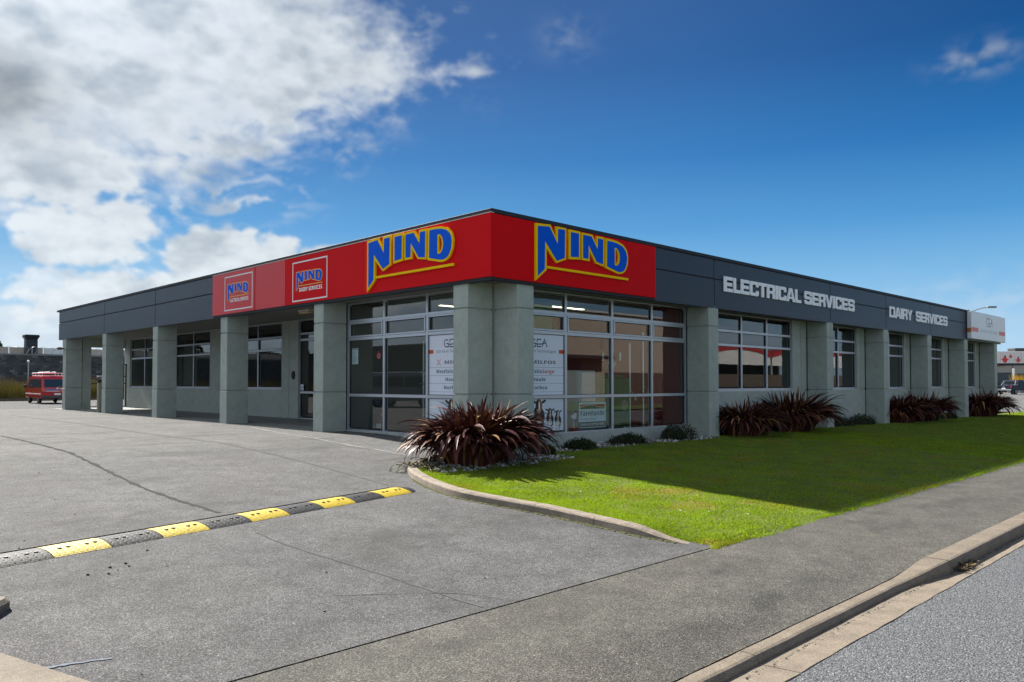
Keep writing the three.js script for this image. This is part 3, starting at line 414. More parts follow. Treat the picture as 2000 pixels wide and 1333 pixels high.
// ---------------------------------------------------------------- white letters on the right fascia
function glyph(c, w, h) {
  const sv = Math.min(.145, w * .36), sh = .098, hm = h / 2, r = .085, q = .03, P = (a) => roundPoly(a), Q = (a) => roundPoly(a, THREE.Path); let s;
  switch (c) {
    case 'E': return P([[0, 0], [w, 0], [w, sh], [sv, sh], [sv, hm - sh / 2], [w * .93, hm - sh / 2], [w * .93, hm + sh / 2], [sv, hm + sh / 2], [sv, h - sh], [w, h - sh], [w, h], [0, h]]);
    case 'L': return P([[0, 0], [w, 0], [w, sh], [sv, sh], [sv, h], [0, h]]);
    case 'I': return P([[0, 0], [w, 0], [w, h], [0, h]]);
    case 'T': return P([[w / 2 - sv / 2, 0], [w / 2 + sv / 2, 0], [w / 2 + sv / 2, h - sh], [w, h - sh], [w, h], [0, h], [0, h - sh], [w / 2 - sv / 2, h - sh]]);
    case 'C': return P([[0, 0, r], [w, 0, r], [w, .38 * h], [w - sv, .38 * h], [w - sv, sh, q], [sv, sh, q], [sv, h - sh, q], [w - sv, h - sh, q], [w - sv, .63 * h], [w, .63 * h], [w, h, r], [0, h, r]]);
    case 'S': return P([[0, 0, r], [w, 0, r], [w, hm + sh / 2, r], [sv, hm + sh / 2, q], [sv, h - sh, q], [w - sv, h - sh, q], [w - sv, .68 * h], [w, .68 * h], [w, h, r], [0, h, r], [0, hm - sh / 2, r], [w - sv, hm - sh / 2, q], [w - sv, sh, q], [sv, sh, q], [sv, .32 * h], [0, .32 * h]]);
    case 'R': s = P([[0, 0], [sv, 0], [sv, .34 * h], [w - sv - .02, .34 * h, .02], [w - sv, 0], [w, 0], [w - .01, .42 * h, .04], [w - .05, .47 * h], [w, .55 * h, .04], [w, h, r], [0, h]]); s.holes.push(Q([[sv, .34 * h + sh * .9], [w - sv, .34 * h + sh * .9, q], [w - sv, h - sh, q], [sv, h - sh]])); return s;
    case 'D': s = P([[0, 0], [w, 0, r], [w, h, r], [0, h]]); s.holes.push(Q([[sv, sh], [w - sv, sh, q], [w - sv, h - sh, q], [sv, h - sh]])); return s;
    case 'A': s = P([[0, 0], [sv, 0], [sv + .025, .2 * h], [w - sv - .025, .2 * h], [w - sv, 0], [w, 0], [w * .67, h], [w * .33, h]]); s.holes.push(Q([[w * .36, .36 * h], [w * .64, .36 * h], [w * .5, .8 * h]])); return s;
    case 'V': return P([[w * .32, 0], [w * .68, 0], [w, h], [w - sv, h], [w / 2, .26 * h], [sv, h], [0, h]]);
    case 'Y': return P([[w / 2 - sv / 2, 0], [w / 2 + sv / 2, 0], [w / 2 + sv / 2, .4 * h], [w, h], [w - sv, h], [w / 2, .6 * h], [sv, h], [0, h], [w / 2 - sv / 2, .4 * h]]);
  }
}
function fasciaWords(label, words, xs, y0, h) { const t = thing('fascia_lettering', label, 'lettering'); [...words.replace(' ', '')].forEach((c, i) => mesh('letter', ext(glyph(c, xs[2 * i + 1] - xs[2 * i] + .012, h), .034, .005).translate(xs[2 * i] - .006, y0, .012), M.letter, t)); }
fasciaWords('longer of two rows of raised white block letters on the dark fascia', 'ELECTRICAL SERVICES', [8.75, 9.2, 9.26, 9.63, 9.67, 10.13, 10.18, 10.68, 10.7, 11.17, 11.2, 11.69, 11.74, 11.88, 11.92, 12.42, 12.45, 13.0, 13.04, 13.43, 13.68, 14.19, 14.24, 14.7, 14.74, 15.22, 15.25, 15.79, 15.83, 15.97, 16.02, 16.53, 16.58, 17.03, 17.08, 17.62], 3.785, .425);
fasciaWords('shorter row of raised white block letters beside the pale box sign', 'DAIRY SERVICES', [20.96, 21.53, 21.57, 22.13, 22.16, 22.31, 22.36, 22.87, 22.89, 23.44, 23.89, 24.42, 24.48, 24.96, 25.0, 25.46, 25.49, 26.05, 26.1, 26.24, 26.3, 26.79, 26.85, 27.28, 27.34, 27.87], 3.79, .43);

// ---------------------------------------------------------------- printed signs and posters
function canvasTex(w, h, draw) { const c = document.createElement('canvas'); c.width = w; c.height = h; draw(c.getContext('2d'), w, h); const t = new THREE.CanvasTexture(c); t.colorSpace = THREE.SRGBColorSpace; t.anisotropy = 8; return t; }
function fit(x, s, font, cx, cy, w, fill, al = 'center') { x.save(); x.font = font; x.fillStyle = fill; x.textAlign = al; x.textBaseline = 'middle'; const k = w / x.measureText(s).width; x.translate(cx, cy); x.scale(k, 1); x.fillText(s, 0, 0); x.restore(); }
function geaMark(x, cx, cy, w, h, colr, lw) { // three thin capitals joined by a rising arc
  x.save(); x.translate(cx, cy); x.strokeStyle = colr; x.lineWidth = lw; x.lineCap = 'butt'; const a = w / 3.3;
  x.beginPath(); x.arc(-a * 1.05, 0, h * .5, -.75, -Math.PI * 1.5 + .0, true); x.moveTo(-a * 1.05, h * .5); x.lineTo(-a * .62, h * .5); x.lineTo(-a * .62, h * .12); x.stroke();
  x.beginPath(); x.moveTo(a * .42, -h * .5); x.lineTo(-a * .32, -h * .5); x.lineTo(-a * .32, -h * .1); x.moveTo(-a * .32, h * .15); x.lineTo(-a * .32, h * .5); x.lineTo(a * .42, h * .5); x.stroke();
  x.beginPath(); x.moveTo(a * .6, h * .52); x.lineTo(a * 1.05, -h * .5); x.lineTo(a * 1.6, h * .52); x.stroke();
  x.beginPath(); x.moveTo(-a * 1.1, 0); x.quadraticCurveTo(a * .1, h * .34, a * 1.2, -h * .06); x.stroke(); x.restore();
}
const T_gea = canvasTex(1024, 256, (x, w, h) => { x.fillStyle = '#e6eaee'; x.fillRect(0, 0, w, h); geaMark(x, w * .515, h * .3, 190, 82, '#6d757c', 9); x.fillStyle = '#d8705c'; x.fillRect(0, h * .585, w * .19, h * .16); x.fillRect(w * .8, h * .585, w * .2, h * .16); fit(x, 'GEA Farm Technologies', '42px sans-serif', w * .5, h * .67, w * .52, '#8b9299'); });
{
  const s = thing('sign_box', 'pale grey box sign with orange bars on the far right end of the fascia', 'sign', 33.81, 0, 0);
  mesh('box', rbx(-2.99, 2.97, 3.36, 4.66, .025, .2, .01), std(.72, .75, .78, .45), s);
  mesh('sign_face', new THREE.PlaneGeometry(5.9, 1.24).translate(-.01, 4.01, .2025), new THREE.MeshStandardMaterial({ map: T_gea, roughness: .45 }), s, true);
  mesh('side_bar', bx(-2.993, -2.9905, 3.66, 3.86, .03, .195), std(.5, .14, .03, .5), s);
}
const brands = (x, w, h, flip) => {
  x.fillStyle = '#dfe5f2'; x.fillRect(0, 0, w, h); const cx = w * .5;
  geaMark(x, cx, h * .145, w * .34, h * .12, '#4a525a', 10); x.fillStyle = '#c8501c'; x.fillRect(0, h * .245, w * .1, h * .065); x.fillRect(w * .9, h * .245, w * .1, h * .065);
  fit(x, 'GEA Farm Technologies', Math.round(h * .062) + 'px sans-serif', cx, h * .278, w * .7, '#565e66');
  x.strokeStyle = '#cc4a48'; x.lineWidth = 5; x.strokeRect(w * .205, h * .435, w * .035, h * .045); for (const [a, b] of [[-1, -1], [1, -1], [-1, 1], [1, 1]]) { x.beginPath(); x.moveTo(w * .2225 + a * w * .015, h * .457 + b * h * .02); x.lineTo(w * .2225 + a * w * .045, h * .457 + b * h * .05); x.stroke(); }
  fit(x, 'MILFOS', 'bold ' + Math.round(h * .075) + 'px sans-serif', cx + w * .09, h * .46, w * .5, '#2b3240');
  x.strokeStyle = '#8d98a6'; x.lineWidth = 3; for (const y of [.545, .68, .81, .95]) { x.beginPath(); x.moveTo(0, h * y); x.lineTo(w, h * y); x.stroke(); }
  const f = 'bold ' + Math.round(h * .08) + 'px sans-serif'; fit(x, 'Westfalia', f, w * .16, h * .612, w * .4, '#1d4654', 'left'); fit(x, 'Surge', f, w * .565, h * .612, w * .24, '#b23a35', 'left'); fit(x, 'Houle', f, cx, h * .745, w * .27, '#1d4654'); fit(x, 'Norbco', f, cx, h * .88, w * .34, '#1d4654');
};
const T_brand = canvasTex(640, 520, brands);
const cows = (x, w, h) => { // a brown and black cow near, two smaller black and white ones behind, on pale grey
  const g = rng(5); x.fillStyle = '#cfd9e4'; x.fillRect(0, 0, w, h); for (let i = 0; i < 900; i++) { x.fillStyle = `rgba(${205 + g() * 30},${215 + g() * 25},${225 + g() * 25},.35)`; x.fillRect(g() * w, g() * h, 14, 5); }
  const cow = (cx, top, k, body, patch, face) => { x.save(); x.translate(cx, top); x.scale(k, k);
    const el = (a, b, ra, rb, c, r = 0) => { x.fillStyle = c; x.beginPath(); x.ellipse(a, b, ra, rb, r, 0, 7); x.fill(); };
    for (const [a, l] of [[-36, 1], [-14, .96], [18, 1], [38, .95]]) { x.fillStyle = a < 0 ? body : patch; x.beginPath(); x.moveTo(a - 13, 150); x.lineTo(a + 13, 150); x.lineTo(a + 6, 262 * l); x.lineTo(a - 7, 262 * l); x.fill(); x.fillStyle = '#e8e4dc'; x.fillRect(a - 6, 225 * l, 11, 26); x.fillStyle = '#2a2522'; x.fillRect(a - 7, 252 * l, 13, 10); }
    el(0, 130, 56, 66, body); el(-34, 110, 26, 52, patch, .2); el(36, 128, 22, 46, patch, -.2); el(2, 190, 30, 22, '#d9cfc4');
    el(-50, 18, 26, 10, patch, .5); el(50, 18, 26, 10, patch, -.5); el(0, 50, 34, 52, face); el(-18, 40, 16, 40, patch, .1); el(0, 92, 23, 17, '#b98f7a'); el(3, 52, 8, 36, '#efe9df'); el(-17, 40, 5, 5, '#111'); el(18, 40, 5, 5, '#111'); el(-8, 96, 4, 3, '#3b2a24'); el(9, 96, 4, 3, '#3b2a24'); x.restore(); };
  cow(w * .72, h * .3, .74 * h / 300, '#a9adae', '#25282c', '#33363a'); cow(w * .88, h * .36, .68 * h / 300, '#b5b6b4', '#2b2e33', '#6c6e70'); cow(w * .5, h * .02, 1.13 * h / 300, '#8a4d1e', '#182824', '#94562a');
  x.strokeStyle = '#555'; x.lineWidth = 2; x.beginPath(); x.moveTo(w * .3, h * .02); x.lineTo(w * .3, h * .09); x.lineTo(w * .38, h * .1); x.stroke();
};
const T_cows = canvasTex(512, 256, cows);
const flat = (t, o = {}) => new THREE.MeshStandardMaterial({ map: t, roughness: .55, ...o });
function poster(name, label, cat, u0, u1, y0, y1, out, mat, left, group) { const p = mesh(name, (left ? onLeft(join([new THREE.BoxGeometry(u1 - u0, y1 - y0, .003).translate((u0 + u1) / 2, (y0 + y1) / 2, out)])) : new THREE.BoxGeometry(u1 - u0, y1 - y0, .003).translate((u0 + u1) / 2, (y0 + y1) / 2, out)), mat, scene, true); return tag(p, label, cat, group); }
poster('window_poster', 'white poster of company names filling the window pane right of the corner column', 'poster', 1.31, 2.96, .985, 2.345, -.735, flat(T_brand), false);
poster('window_poster', 'white poster of company names filling the window pane left of the corner column', 'poster', -2.91, -1.31, .985, 2.345, -.745, flat(T_brand), true);
poster('cow_poster', 'low poster of one brown and two dark cows right of the corner', 'poster', 1.31, 2.96, .165, .9, -.735, flat(T_cows), false);
poster('cow_poster', 'low poster of a brown cow mostly hidden behind the left corner flax', 'poster', -2.91, -1.31, .11, .9, -.745, flat(T_cows), true);
poster('card_sign', 'small white and green card sign with an orange wave standing inside the low window', 'sign', 3.55, 4.6, .165, .81, -.8, flat(canvasTex(640, 400, (x, w, h) => {
  x.fillStyle = '#23524f'; x.fillRect(0, 0, w, h); x.fillStyle = '#cfdfe6'; x.fillRect(10, 8, w - 20, h - 16); x.fillStyle = '#d9e6ec'; x.fillRect(16, 16, w - 32, h - 32);
  x.fillStyle = '#c4561f'; x.fillRect(40, 45, w - 80, 38); x.fillStyle = '#123c3f'; x.beginPath(); x.moveTo(40, 112); x.lineTo(40, 92); x.bezierCurveTo(200, 45, 320, 55, 400, 75); x.bezierCurveTo(480, 95, 540, 92, w - 40, 90); x.lineTo(w - 40, 112); x.fill(); x.strokeStyle = '#efe6d8'; x.lineWidth = 7; x.beginPath(); x.moveTo(40, 90); x.bezierCurveTo(200, 43, 320, 53, 400, 72); x.bezierCurveTo(480, 92, 540, 90, w - 40, 86); x.stroke();
  fit(x, 'Farmlands', 'bold 92px sans-serif', 40, 180, w - 86, '#17484b', 'left'); fit(x, 'co-operative', '56px sans-serif', 38, 258, 360, '#48707a', 'left'); x.fillStyle = '#1d4a48'; x.fillRect(14, 302, w - 28, 78); fit(x, 'CARD ACCEPTED HERE', 'bold 50px sans-serif', w / 2, 342, w - 90, '#cfe0e0'); })), false);
poster('notice', 'white paper notice taped inside the left window beside the column', 'notice', -6.16, -5.88, 1.74, 2.15, -.765, flat(canvasTex(128, 192, (x, w, h) => { x.fillStyle = '#e8f0f4'; x.fillRect(0, 0, w, h); x.fillStyle = '#30405a'; x.fillRect(12, 10, 30, 8); x.fillRect(60, 10, 50, 8); x.fillStyle = '#8a97a4'; for (let i = 0; i < 13; i++) if (i !== 3) x.fillRect(12, 34 + i * 11, 40 + ((i * 37) % 60), 4); })), true);
poster('window_sticker', 'round red sticker on the left window glass near the mullion', 'sticker', -5.08, -4.84, 1.8, 2.1, -.765, flat(canvasTex(128, 160, (x, w, h) => { x.clearRect(0, 0, w, h); x.fillStyle = '#b3202c'; x.beginPath(); x.arc(64, 84, 52, 0, 7); x.fill(); x.beginPath(); x.moveTo(64, 2); x.lineTo(84, 40); x.lineTo(44, 40); x.fill(); x.fillStyle = '#e9c9c9'; x.beginPath(); x.arc(64, 90, 32, 0, 7); x.fill(); x.fillStyle = '#b3202c'; x.beginPath(); x.arc(64, 92, 20, 0, 7); x.fill(); x.fillRect(60, 30, 8, 50); }), { transparent: true }), true);
poster('door_sticker', 'small white sticker low on the glass of the arcade door', 'sticker', -12.82, -12.62, 1.0, 1.2, -2.995, flat(canvasTex(64, 64, (x) => { x.fillStyle = '#dfe6ee'; x.fillRect(0, 0, 64, 64); x.fillStyle = '#2d4468'; x.beginPath(); x.arc(32, 30, 14, 0, 7); x.fill(); x.fillRect(12, 46, 40, 8); })), true);

// ---------------------------------------------------------------- fittings on and by the building
{
  for (const [z, l] of [[-9.5, 'ceiling lamp under the arcade soffit nearest the door'], [-14.5, 'ceiling lamp under the arcade soffit above the second office window']]) { const t = thing('ceiling_lamp', l, 'lamp', 1.3, SOF + .08, z); mesh('base', rbx(-.09, .09, -.03, 0, -.32, .32, .01), M.white, t); mesh('diffuser', rbx(-.075, .075, -.1, -.031, -.3, .3, .03, 3), phys(.85, .62, .38, .5, { transmission: .3 }), t); }
  const dv = thing('door_buzzer', 'black oval buzzer box on the wall left of the arcade door', 'buzzer', W - .01, 1.52, -13.22); mesh('housing', new THREE.SphereGeometry(.11, 16, 12).scale(.6, 1.15, 1), M.black, dv); mesh('wall_plate', rbx(-.01, .012, -.14, .14, -.08, .08, .004), M.black, dv);
  const post = thing('access_post', 'narrow grey post with a card reader beside the second column from the far end', 'post', .14, 0, -24.55);
  mesh('casing', [rbx(-.1, .05, 0, 1.2, -.1, .1, .02), rbx(.051, .13, 0, 1.58, -.1, .1, .01)], std(.3, .29, .22, .7), post); mesh('hood', rbx(-.11, .14, 1.5, 1.56, -.11, .11, .015), M.white, post); mesh('camera_ball', new THREE.SphereGeometry(.075, 14, 10).translate(-.03, 1.33, 0), M.black, post); mesh('collar', rbx(-.1, .05, 1.2, 1.235, -.08, .08, .01), M.galv, post);
  const cam = thing('security_light', 'small brown security light high on the leftmost column', 'light', -.0, 2.87, -29.5); mesh('bracket', rbx(-.08, .0, -.03, .03, -.03, .03, .008), M.black, cam); mesh('housing', rbx(-.26, -.08, -.07, .05, -.09, .09, .02), std(.14, .08, .05, .6), cam);
  const cam2 = thing('wall_lamp', 'small dark lamp on the far right end column under the pale box sign', 'light', 36.0, 2.98, -.3); mesh('bracket', rbx(0, .12, -.05, .05, -.05, .05, .01), M.black, cam2); mesh('housing', rbx(.12, .34, -.2, .16, -.14, .14, .02), M.black, cam2);
  const hose = thing('wall_tap', 'small white tap sticking out low on the leftmost column', 'tap', 0, .98, -29.4); mesh('pipe', bar(V(0, 0, 0), V(-.3, .01, 0), .022, 8), M.white, hose); mesh('handle', rbx(-.22, -.14, .02, .1, -.05, .05, .01), std(.25, .12, .06, .7), hose);
  const gate = thing('steel_gate', 'black steel gate closing the far end of the arcade', 'gate', 1.12, 0, -30.0), M_g = M.black;
  for (const x of [0, .9, 1.78]) mesh('gate_stile', rbx(x, x + .05, .06, 2.2, -.025, .025, .006), M_g, gate); for (const y of [.07, 1.2, 1.55, 2.15]) mesh('gate_rail', rbx(.051, 1.78, y, y + .045, -.02, .02, .006), M_g, gate); mesh('gate_brace', bar(V(.06, 1.58, 0), V(.86, 1.24, 0), .02), M_g, gate);
  mesh('gate_sill', rbx(-.05, 1.9, 0, .05, -.1, .1, .01), std(.6, .62, .64, .7), gate);
}
// ---------------------------------------------------------------- speed hump
{
  const hump = thing('speed_hump', 'black and yellow rubber speed hump lying across the driveway', 'speed hump'), dir = V(-.9835, 0, .181), o = V(-3.72, 0, 2.09), L = .535, w = .225;
  const T_lug = tex(512, (x, y) => { const r = Math.floor(y * 8), f = y * 8 - r, u = x * 4 + (r % 2) * .5, g = u - Math.floor(u), e = Math.abs(g - .5) * 2, k = Math.max(e, Math.abs(f - .5) * 2 + .1 * e); return .25 + .75 * (1 - sst(.72, .96, k)) + .05 * (l256(x, y) - .5); }, 1);
  T_lug.repeat.set(1 / .5, 1 / .22);
  const T_wear = tex(512, (x, y) => { const v = .84 + .14 * (l64(x, y) - .5) + .1 * (l256(x, y) - .5), s = l32(x, y) + .4 * l128(x, y) + .25 * l256(x, y); return s < .36 ? [v * .3, v * .3, v * .32] : [v, v * (.99 + .02 * l16(x, y)), v * .97]; }, 1 / .7, true);
  const Y = phys(.8, .58, .02, .5, { map: T_wear, bumpMap: T_lug, bumpScale: .004 }), K = phys(.018, .021, .026, .6, { bumpMap: T_lug, bumpScale: .007, specularIntensity: .45 }), prof = (t) => .043 * Math.pow(Math.cos(t * Math.PI / 2), .75);
  const at = (s, a, h) => { const x = o.x + dir.x * s - dir.z * a, z = o.z + dir.z * s + dir.x * a; return [x, G0(z) + h, z]; };
  const patch = (s0, s1, fw) => { const p = [], uv = [], ix = [], n = 14, m = 6; for (let i = 0; i <= m; i++) for (let j = 0; j <= n; j++) { const t = -1 + 2 * j / n, s = lerp(s0, s1, i / m), k = fw ? fw(i / m) : 1; p.push(...at(s, t * w * k, .004 + prof(t) * (fw ? k : 1) * 1)); uv.push(s, t * w); } for (let i = 0; i < m; i++) for (let j = 0; j < n; j++) { const a = i * (n + 1) + j; ix.push(a, a + 1, a + n + 1, a + 1, a + n + 2, a + n + 1); } for (const i of [0, m]) { const b = p.length / 3; for (const lo of [0, 1]) for (let j = 0; j <= n; j++) { const q = (i * (n + 1) + j) * 3; p.push(p[q], lo ? G0(p[q + 2]) - .01 : p[q + 1], p[q + 2]); uv.push(0, 0); } for (let j = 0; j < n; j++) { const a = b + j, d = b + n + 1 + j; ix.push(a, a + 1, d, a + 1, d + 1, d); } }
    const g = new THREE.BufferGeometry(); g.setAttribute('position', new THREE.Float32BufferAttribute(p, 3)); g.setAttribute('uv', new THREE.Float32BufferAttribute(uv, 2)); g.setIndex(ix); g.computeVertexNormals(); return g.toNonIndexed(); };
  Y.side = K.side = THREE.DoubleSide;
  for (let i = 0; i < 13; i++) {
    const s0 = .0 + i * L, md = mesh('module', patch(s0 + .006, s0 + L - .002), i % 2 ? K : Y, hump, true);
    for (const [s, a] of [[.09, -.06], [.17, -.065], [.34, -.06], [.42, -.065]]) { const [x, y, z] = at(s0 + s, a, .004 + prof(a / w)); mesh('bolt', new THREE.CylinderGeometry(.02, .022, .012, 12).translate(x, y, z), M.black, md); }
  }
  mesh('end_cap', patch(-.2, -.002, (t) => .12 + .88 * Math.sqrt(Math.max(0, 1 - (1 - t) ** 2))), K, hump, true);
  for (let i = 0; i < 13; i++) mesh('base_edge', [bx(0, 1, 0, 1, 0, 1)].map(() => { const a = at(i * L, w + .006, .012), b = at((i + 1) * L, w + .006, .012); return bar(V(...a), V(...b), .012, 5); }), K, hump);
}
// ---------------------------------------------------------------- purple flax
{
  const r = rng(404), geos = [];
  for (let k = 0; k < 16; k++) { // a strap leaf: V-shaped section, arching over
    const n = 9, p = [], ix = [], L = 1, bend = .5 + 2.3 * (k / 15), w = .026 + .01 * r(), tw = (r() - .5) * 1.2, st = r() < .3; let x = 0, y = 0, a = Math.PI / 2;
    for (let i = 0; i <= n; i++) { const t = i / n, wd = w * Math.pow(Math.sin(Math.PI * Math.min(1, .14 + t * .86)), .7) * (t > .98 ? .05 : 1), an = tw * t, cx = Math.cos(an), sx = Math.sin(an), nx = -Math.sin(a), ny = Math.cos(a), fold = .35 * wd;
      for (const s of [-1, 0, 1]) { const side = s * wd * cx, up = s * wd * sx - (s === 0 ? fold : 0); p.push(x + nx * up, y + ny * up, side); }
      if (i < n) { const b = i * 3; for (const q of [0, 1]) ix.push(b + q, b + q + 1, b + q + 3, b + q + 1, b + q + 4, b + q + 3); }
      a -= bend * (st ? .35 : 1) / n * (.3 + 1.5 * t); x += Math.cos(a) * L / n; y += Math.sin(a) * L / n; }
    const g = new THREE.BufferGeometry(); g.setAttribute('position', new THREE.Float32BufferAttribute(p, 3)); g.setIndex(ix); g.computeVertexNormals(); geos.push(boxUV(g));
  }
  const D = { side: THREE.DoubleSide }, leafM = [...[[.085, .023, .018, .46], [.045, .015, .016, .48], [.125, .042, .022, .5], [.068, .023, .026, .44], [.25, .135, .05, .6]].map((q) => phys(...q, { side: THREE.DoubleSide, specularIntensity: .4 }))];
  const flax = (label, x, z, rx, rz, h, n, seed, tanShare = .05, thin = 1) => {
    const t = thing('flax_bush', label, 'plant', x, lawnY(x, z) - .03, z, 0, 'purple flax bushes along the building'), q = rng(seed), rest = [[], [], [], [], []];
    for (let i = 0; i < n; i++) {
      const out = Math.pow(q(), .75), yaw = q() * 6.283, g = geos[Math.min(15, Math.floor(out * 10 + q() * 6))], len = h * (1 + .28 * out + .36 * (q() - .5)) * (q() < .06 ? 1.22 : 1), lean = out * (.12 + .42 * q()), bw = (.7 + .6 * q()) * thin, mi = q() < tanShare ? 4 : Math.floor(q() * 4);
      const m = new THREE.Matrix4().makeTranslation(Math.cos(yaw) * rx * .5 * Math.sqrt(q()) + (q() - .5) * rx * .2, 0, -Math.sin(yaw) * rz * .5 * Math.sqrt(q())).multiply(new THREE.Matrix4().makeRotationY(yaw)).multiply(new THREE.Matrix4().makeRotationZ(-lean)).multiply(new THREE.Matrix4().makeRotationY((q() - .5) * .9)).multiply(new THREE.Matrix4().makeScale(len, len * .9, len * bw / h * 1.25));
      if (i < 290) { const l = new THREE.Mesh(g, leafM[mi]); l.name = 'leaf'; l.applyMatrix4(m); t.add(l); } else rest[mi].push(g.clone().applyMatrix4(m));
    }
    rest.forEach((gs, k) => { if (gs.length) { const l = mesh('leaves', gs, leafM[k], t); l.userData.kind = 'stuff'; } });
    return t;
  };
  flax('purple flax bush nearest the kerb nose, left of the corner pair', -1.2, .72, .78, .9, 1.04, 760, 1);
  flax('purple flax bush before the corner columns, right of the corner pair', -.58, .52, .64, .8, 1.14, 700, 2);
  flax('low dark flax bush beside the second column of the right facade', 9.75, .1, 1.5, .9, 1.0, 820, 3, .16, .75);
  flax('tall dark flax bush under the narrower window of the second bay', 12.9, .0, 1.9, .95, 1.22, 1000, 4, .13, .7);
  flax('dark flax bush beside the column below the shorter row of white letters', 22.3, -.05, 1.7, .85, 1.12, 760, 5, .13, .75);
  flax('dark flax bush leaning right beside the fourth column of the right facade', 24.6, .0, 2.0, .85, 1.25, 820, 6, .13, .75);
  flax('dark flax bush under the pale box sign at the far right end', 33.2, .05, 2.2, .9, 1.35, 640, 7, .08, .8);
  // yellow-green fallen leaves at the kerb nose
  const o = thing('pale_flax', 'small yellow-green strap-leaved plant drooping over the kerb nose', 'plant', -2.32, G0(.8) + .03, .78), pm = std(.16, .12, .02, .7, D), pm2 = std(.06, .075, .015, .7, D);
  for (let i = 0; i < 60; i++) { const l = new THREE.Mesh(geos[8 + Math.floor(r() * 8)], r() < .4 ? pm : pm2); l.name = 'leaf'; const k = .3 + .28 * r(); l.position.set((r() - .5) * .4, 0, (r() - .5) * .5); l.rotation.order = 'YZX'; l.rotation.y = Math.PI + (r() - .5) * 3; l.rotation.z = -.5 - .6 * r(); l.scale.set(k, k, k * .8); o.add(l); }
}
// ---------------------------------------------------------------- low dark shrubs along the wall
{
  const shrub = (label, x, z, rx, ry, rz, seed) => {
    const t = thing('low_shrub', label, 'shrub', x, lawnY(x, z), z, 0, 'low dark shrubs along the wall'), q = rng(seed), gs = [[], []];
    for (let i = 0; i < 2600; i++) { const a = q() * 6.283, u = q(), rr = Math.sqrt(1 - u * u), k = (.72 + .34 * q()) * (1 + .16 * Math.sin(a * 3 + seed) + .1 * Math.sin(a * 7)), s = .014 + .018 * q(); const p = [0, s * 2.2, 0, -s * .4, 0, 0, s * .4, 0, 0]; const g = new THREE.BufferGeometry(); g.setAttribute('position', new THREE.Float32BufferAttribute(p, 3)); g.computeVertexNormals(); g.rotateX((q() - .5) * 2.4).rotateZ((q() - .5) * 2.4).rotateY(q() * 6).translate(Math.cos(a) * rr * rx * k, u * ry * k, Math.sin(a) * rr * rz * k); gs[q() < .6 ? 0 : 1].push(g); }
    mesh('foliage', gs[0], std(.012, .02, .005, .85, { side: THREE.DoubleSide }), t); mesh('young_foliage', gs[1], std(.03, .042, .009, .85, { side: THREE.DoubleSide }), t);
    const br = []; for (let i = 0; i < 14; i++) { const a = q() * 6.283, k = .5 + .4 * q(); br.push(bar(V(0, 0, 0), V(Math.cos(a) * rx * k, ry * k * .8, Math.sin(a) * rz * k), .006, 4)); } mesh('branches', br, std(.05, .035, .025, .9), t);
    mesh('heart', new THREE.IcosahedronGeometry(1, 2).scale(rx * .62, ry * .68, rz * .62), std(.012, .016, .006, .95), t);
  };
  shrub('low dark shrub beside the corner flax, leftmost of four under the big window', 1.15, .3, .28, .16, .28, 21);
  shrub('low dark shrub under the card sign, second of four under the big window', 2.55, .15, .4, .19, .3, 22);
  shrub('wide low dark shrub under the third pane, third of four under the big window', 4.35, .05, .55, .2, .34, 23);
  shrub('tallest dark shrub against the first facade column, last of four under the big window', 6.55, -.05, .6, .36, .36, 24);
  shrub('low dark shrub right of the tall flax beside the wall recess', 16.9, -.3, .75, .3, .34, 25);
  shrub('low dark shrub in front of the third facade column', 18.9, -.25, .95, .36, .36, 26);
  shrub('small low dark shrub between the two far flax groups', 28.2, -.1, .8, .26, .36, 27);
}
// ---------------------------------------------------------------- vehicles
function vehicle(t, prof, hw, paint, y1, tum) { // side profile (z, y) drawn across the width, drawn in above the belt line
  const g0 = ext(roundPoly(prof), hw * 2, .05, 0, 4).translate(0, 0, -hw + .05).rotateY(Math.PI / 2); // (z, y) -> local z = -x
  const g = g0.index ? g0.toNonIndexed() : g0, p = g.attributes.position; for (let i = 0; i < p.count; i++) { const y = p.getY(i); if (y > y1) p.setX(i, p.getX(i) * (1 - tum * (y - y1))); } g.computeVertexNormals(); return mesh('body', g, paint, t);
}
function sideQuad(name, t, hw, y1, tum, zy, side, mat, out = .006) { // a pane lying on the side of the body
  const p = [], ring = zy.map(([z, y]) => [side * (hw * (y > y1 ? 1 - tum * (y - y1) : 1) + out), y, z]); for (let i = 1; i < ring.length - 1; i++) p.push(...ring[0], ...ring[i], ...ring[i + 1]);
  const inn = ring.map(([x, y, z]) => [x - side * .02, y, z]); for (let i = 0; i < ring.length; i++) { const a = ring[i], b = ring[(i + 1) % ring.length], c = inn[i], d = inn[(i + 1) % ring.length]; p.push(...a, ...c, ...b, ...b, ...c, ...d); }
  const g = new THREE.BufferGeometry(); g.setAttribute('position', new THREE.Float32BufferAttribute(p, 3)); g.computeVertexNormals(); return mesh(name, g, mat, t);
}
function wheel(t, x, z, rad, w = .2) { const g = new THREE.TorusGeometry(rad * .76, rad * .24, 10, 26).scale(1, 1, w / (rad * .48)).rotateY(Math.PI / 2).translate(x, rad, z), ty = mesh('wheel', g, M.rubber, t), s = Math.sign(x); mesh('rim', [new THREE.CylinderGeometry(rad * .6, rad * .6, w * .7, 20).rotateZ(Math.PI / 2).translate(x, rad, z), new THREE.CylinderGeometry(rad * .16, rad * .2, w * .9, 12).rotateZ(Math.PI / 2).translate(x + s * .015, rad, z)], M.galv, ty); mesh('wheel_arch', new THREE.CylinderGeometry(rad * 1.16, rad * 1.16, .02, 24, 1, false).rotateZ(Math.PI / 2).translate(x + s * (w / 2 - .012) - s * .055, rad + .02, z), M.black, t); }
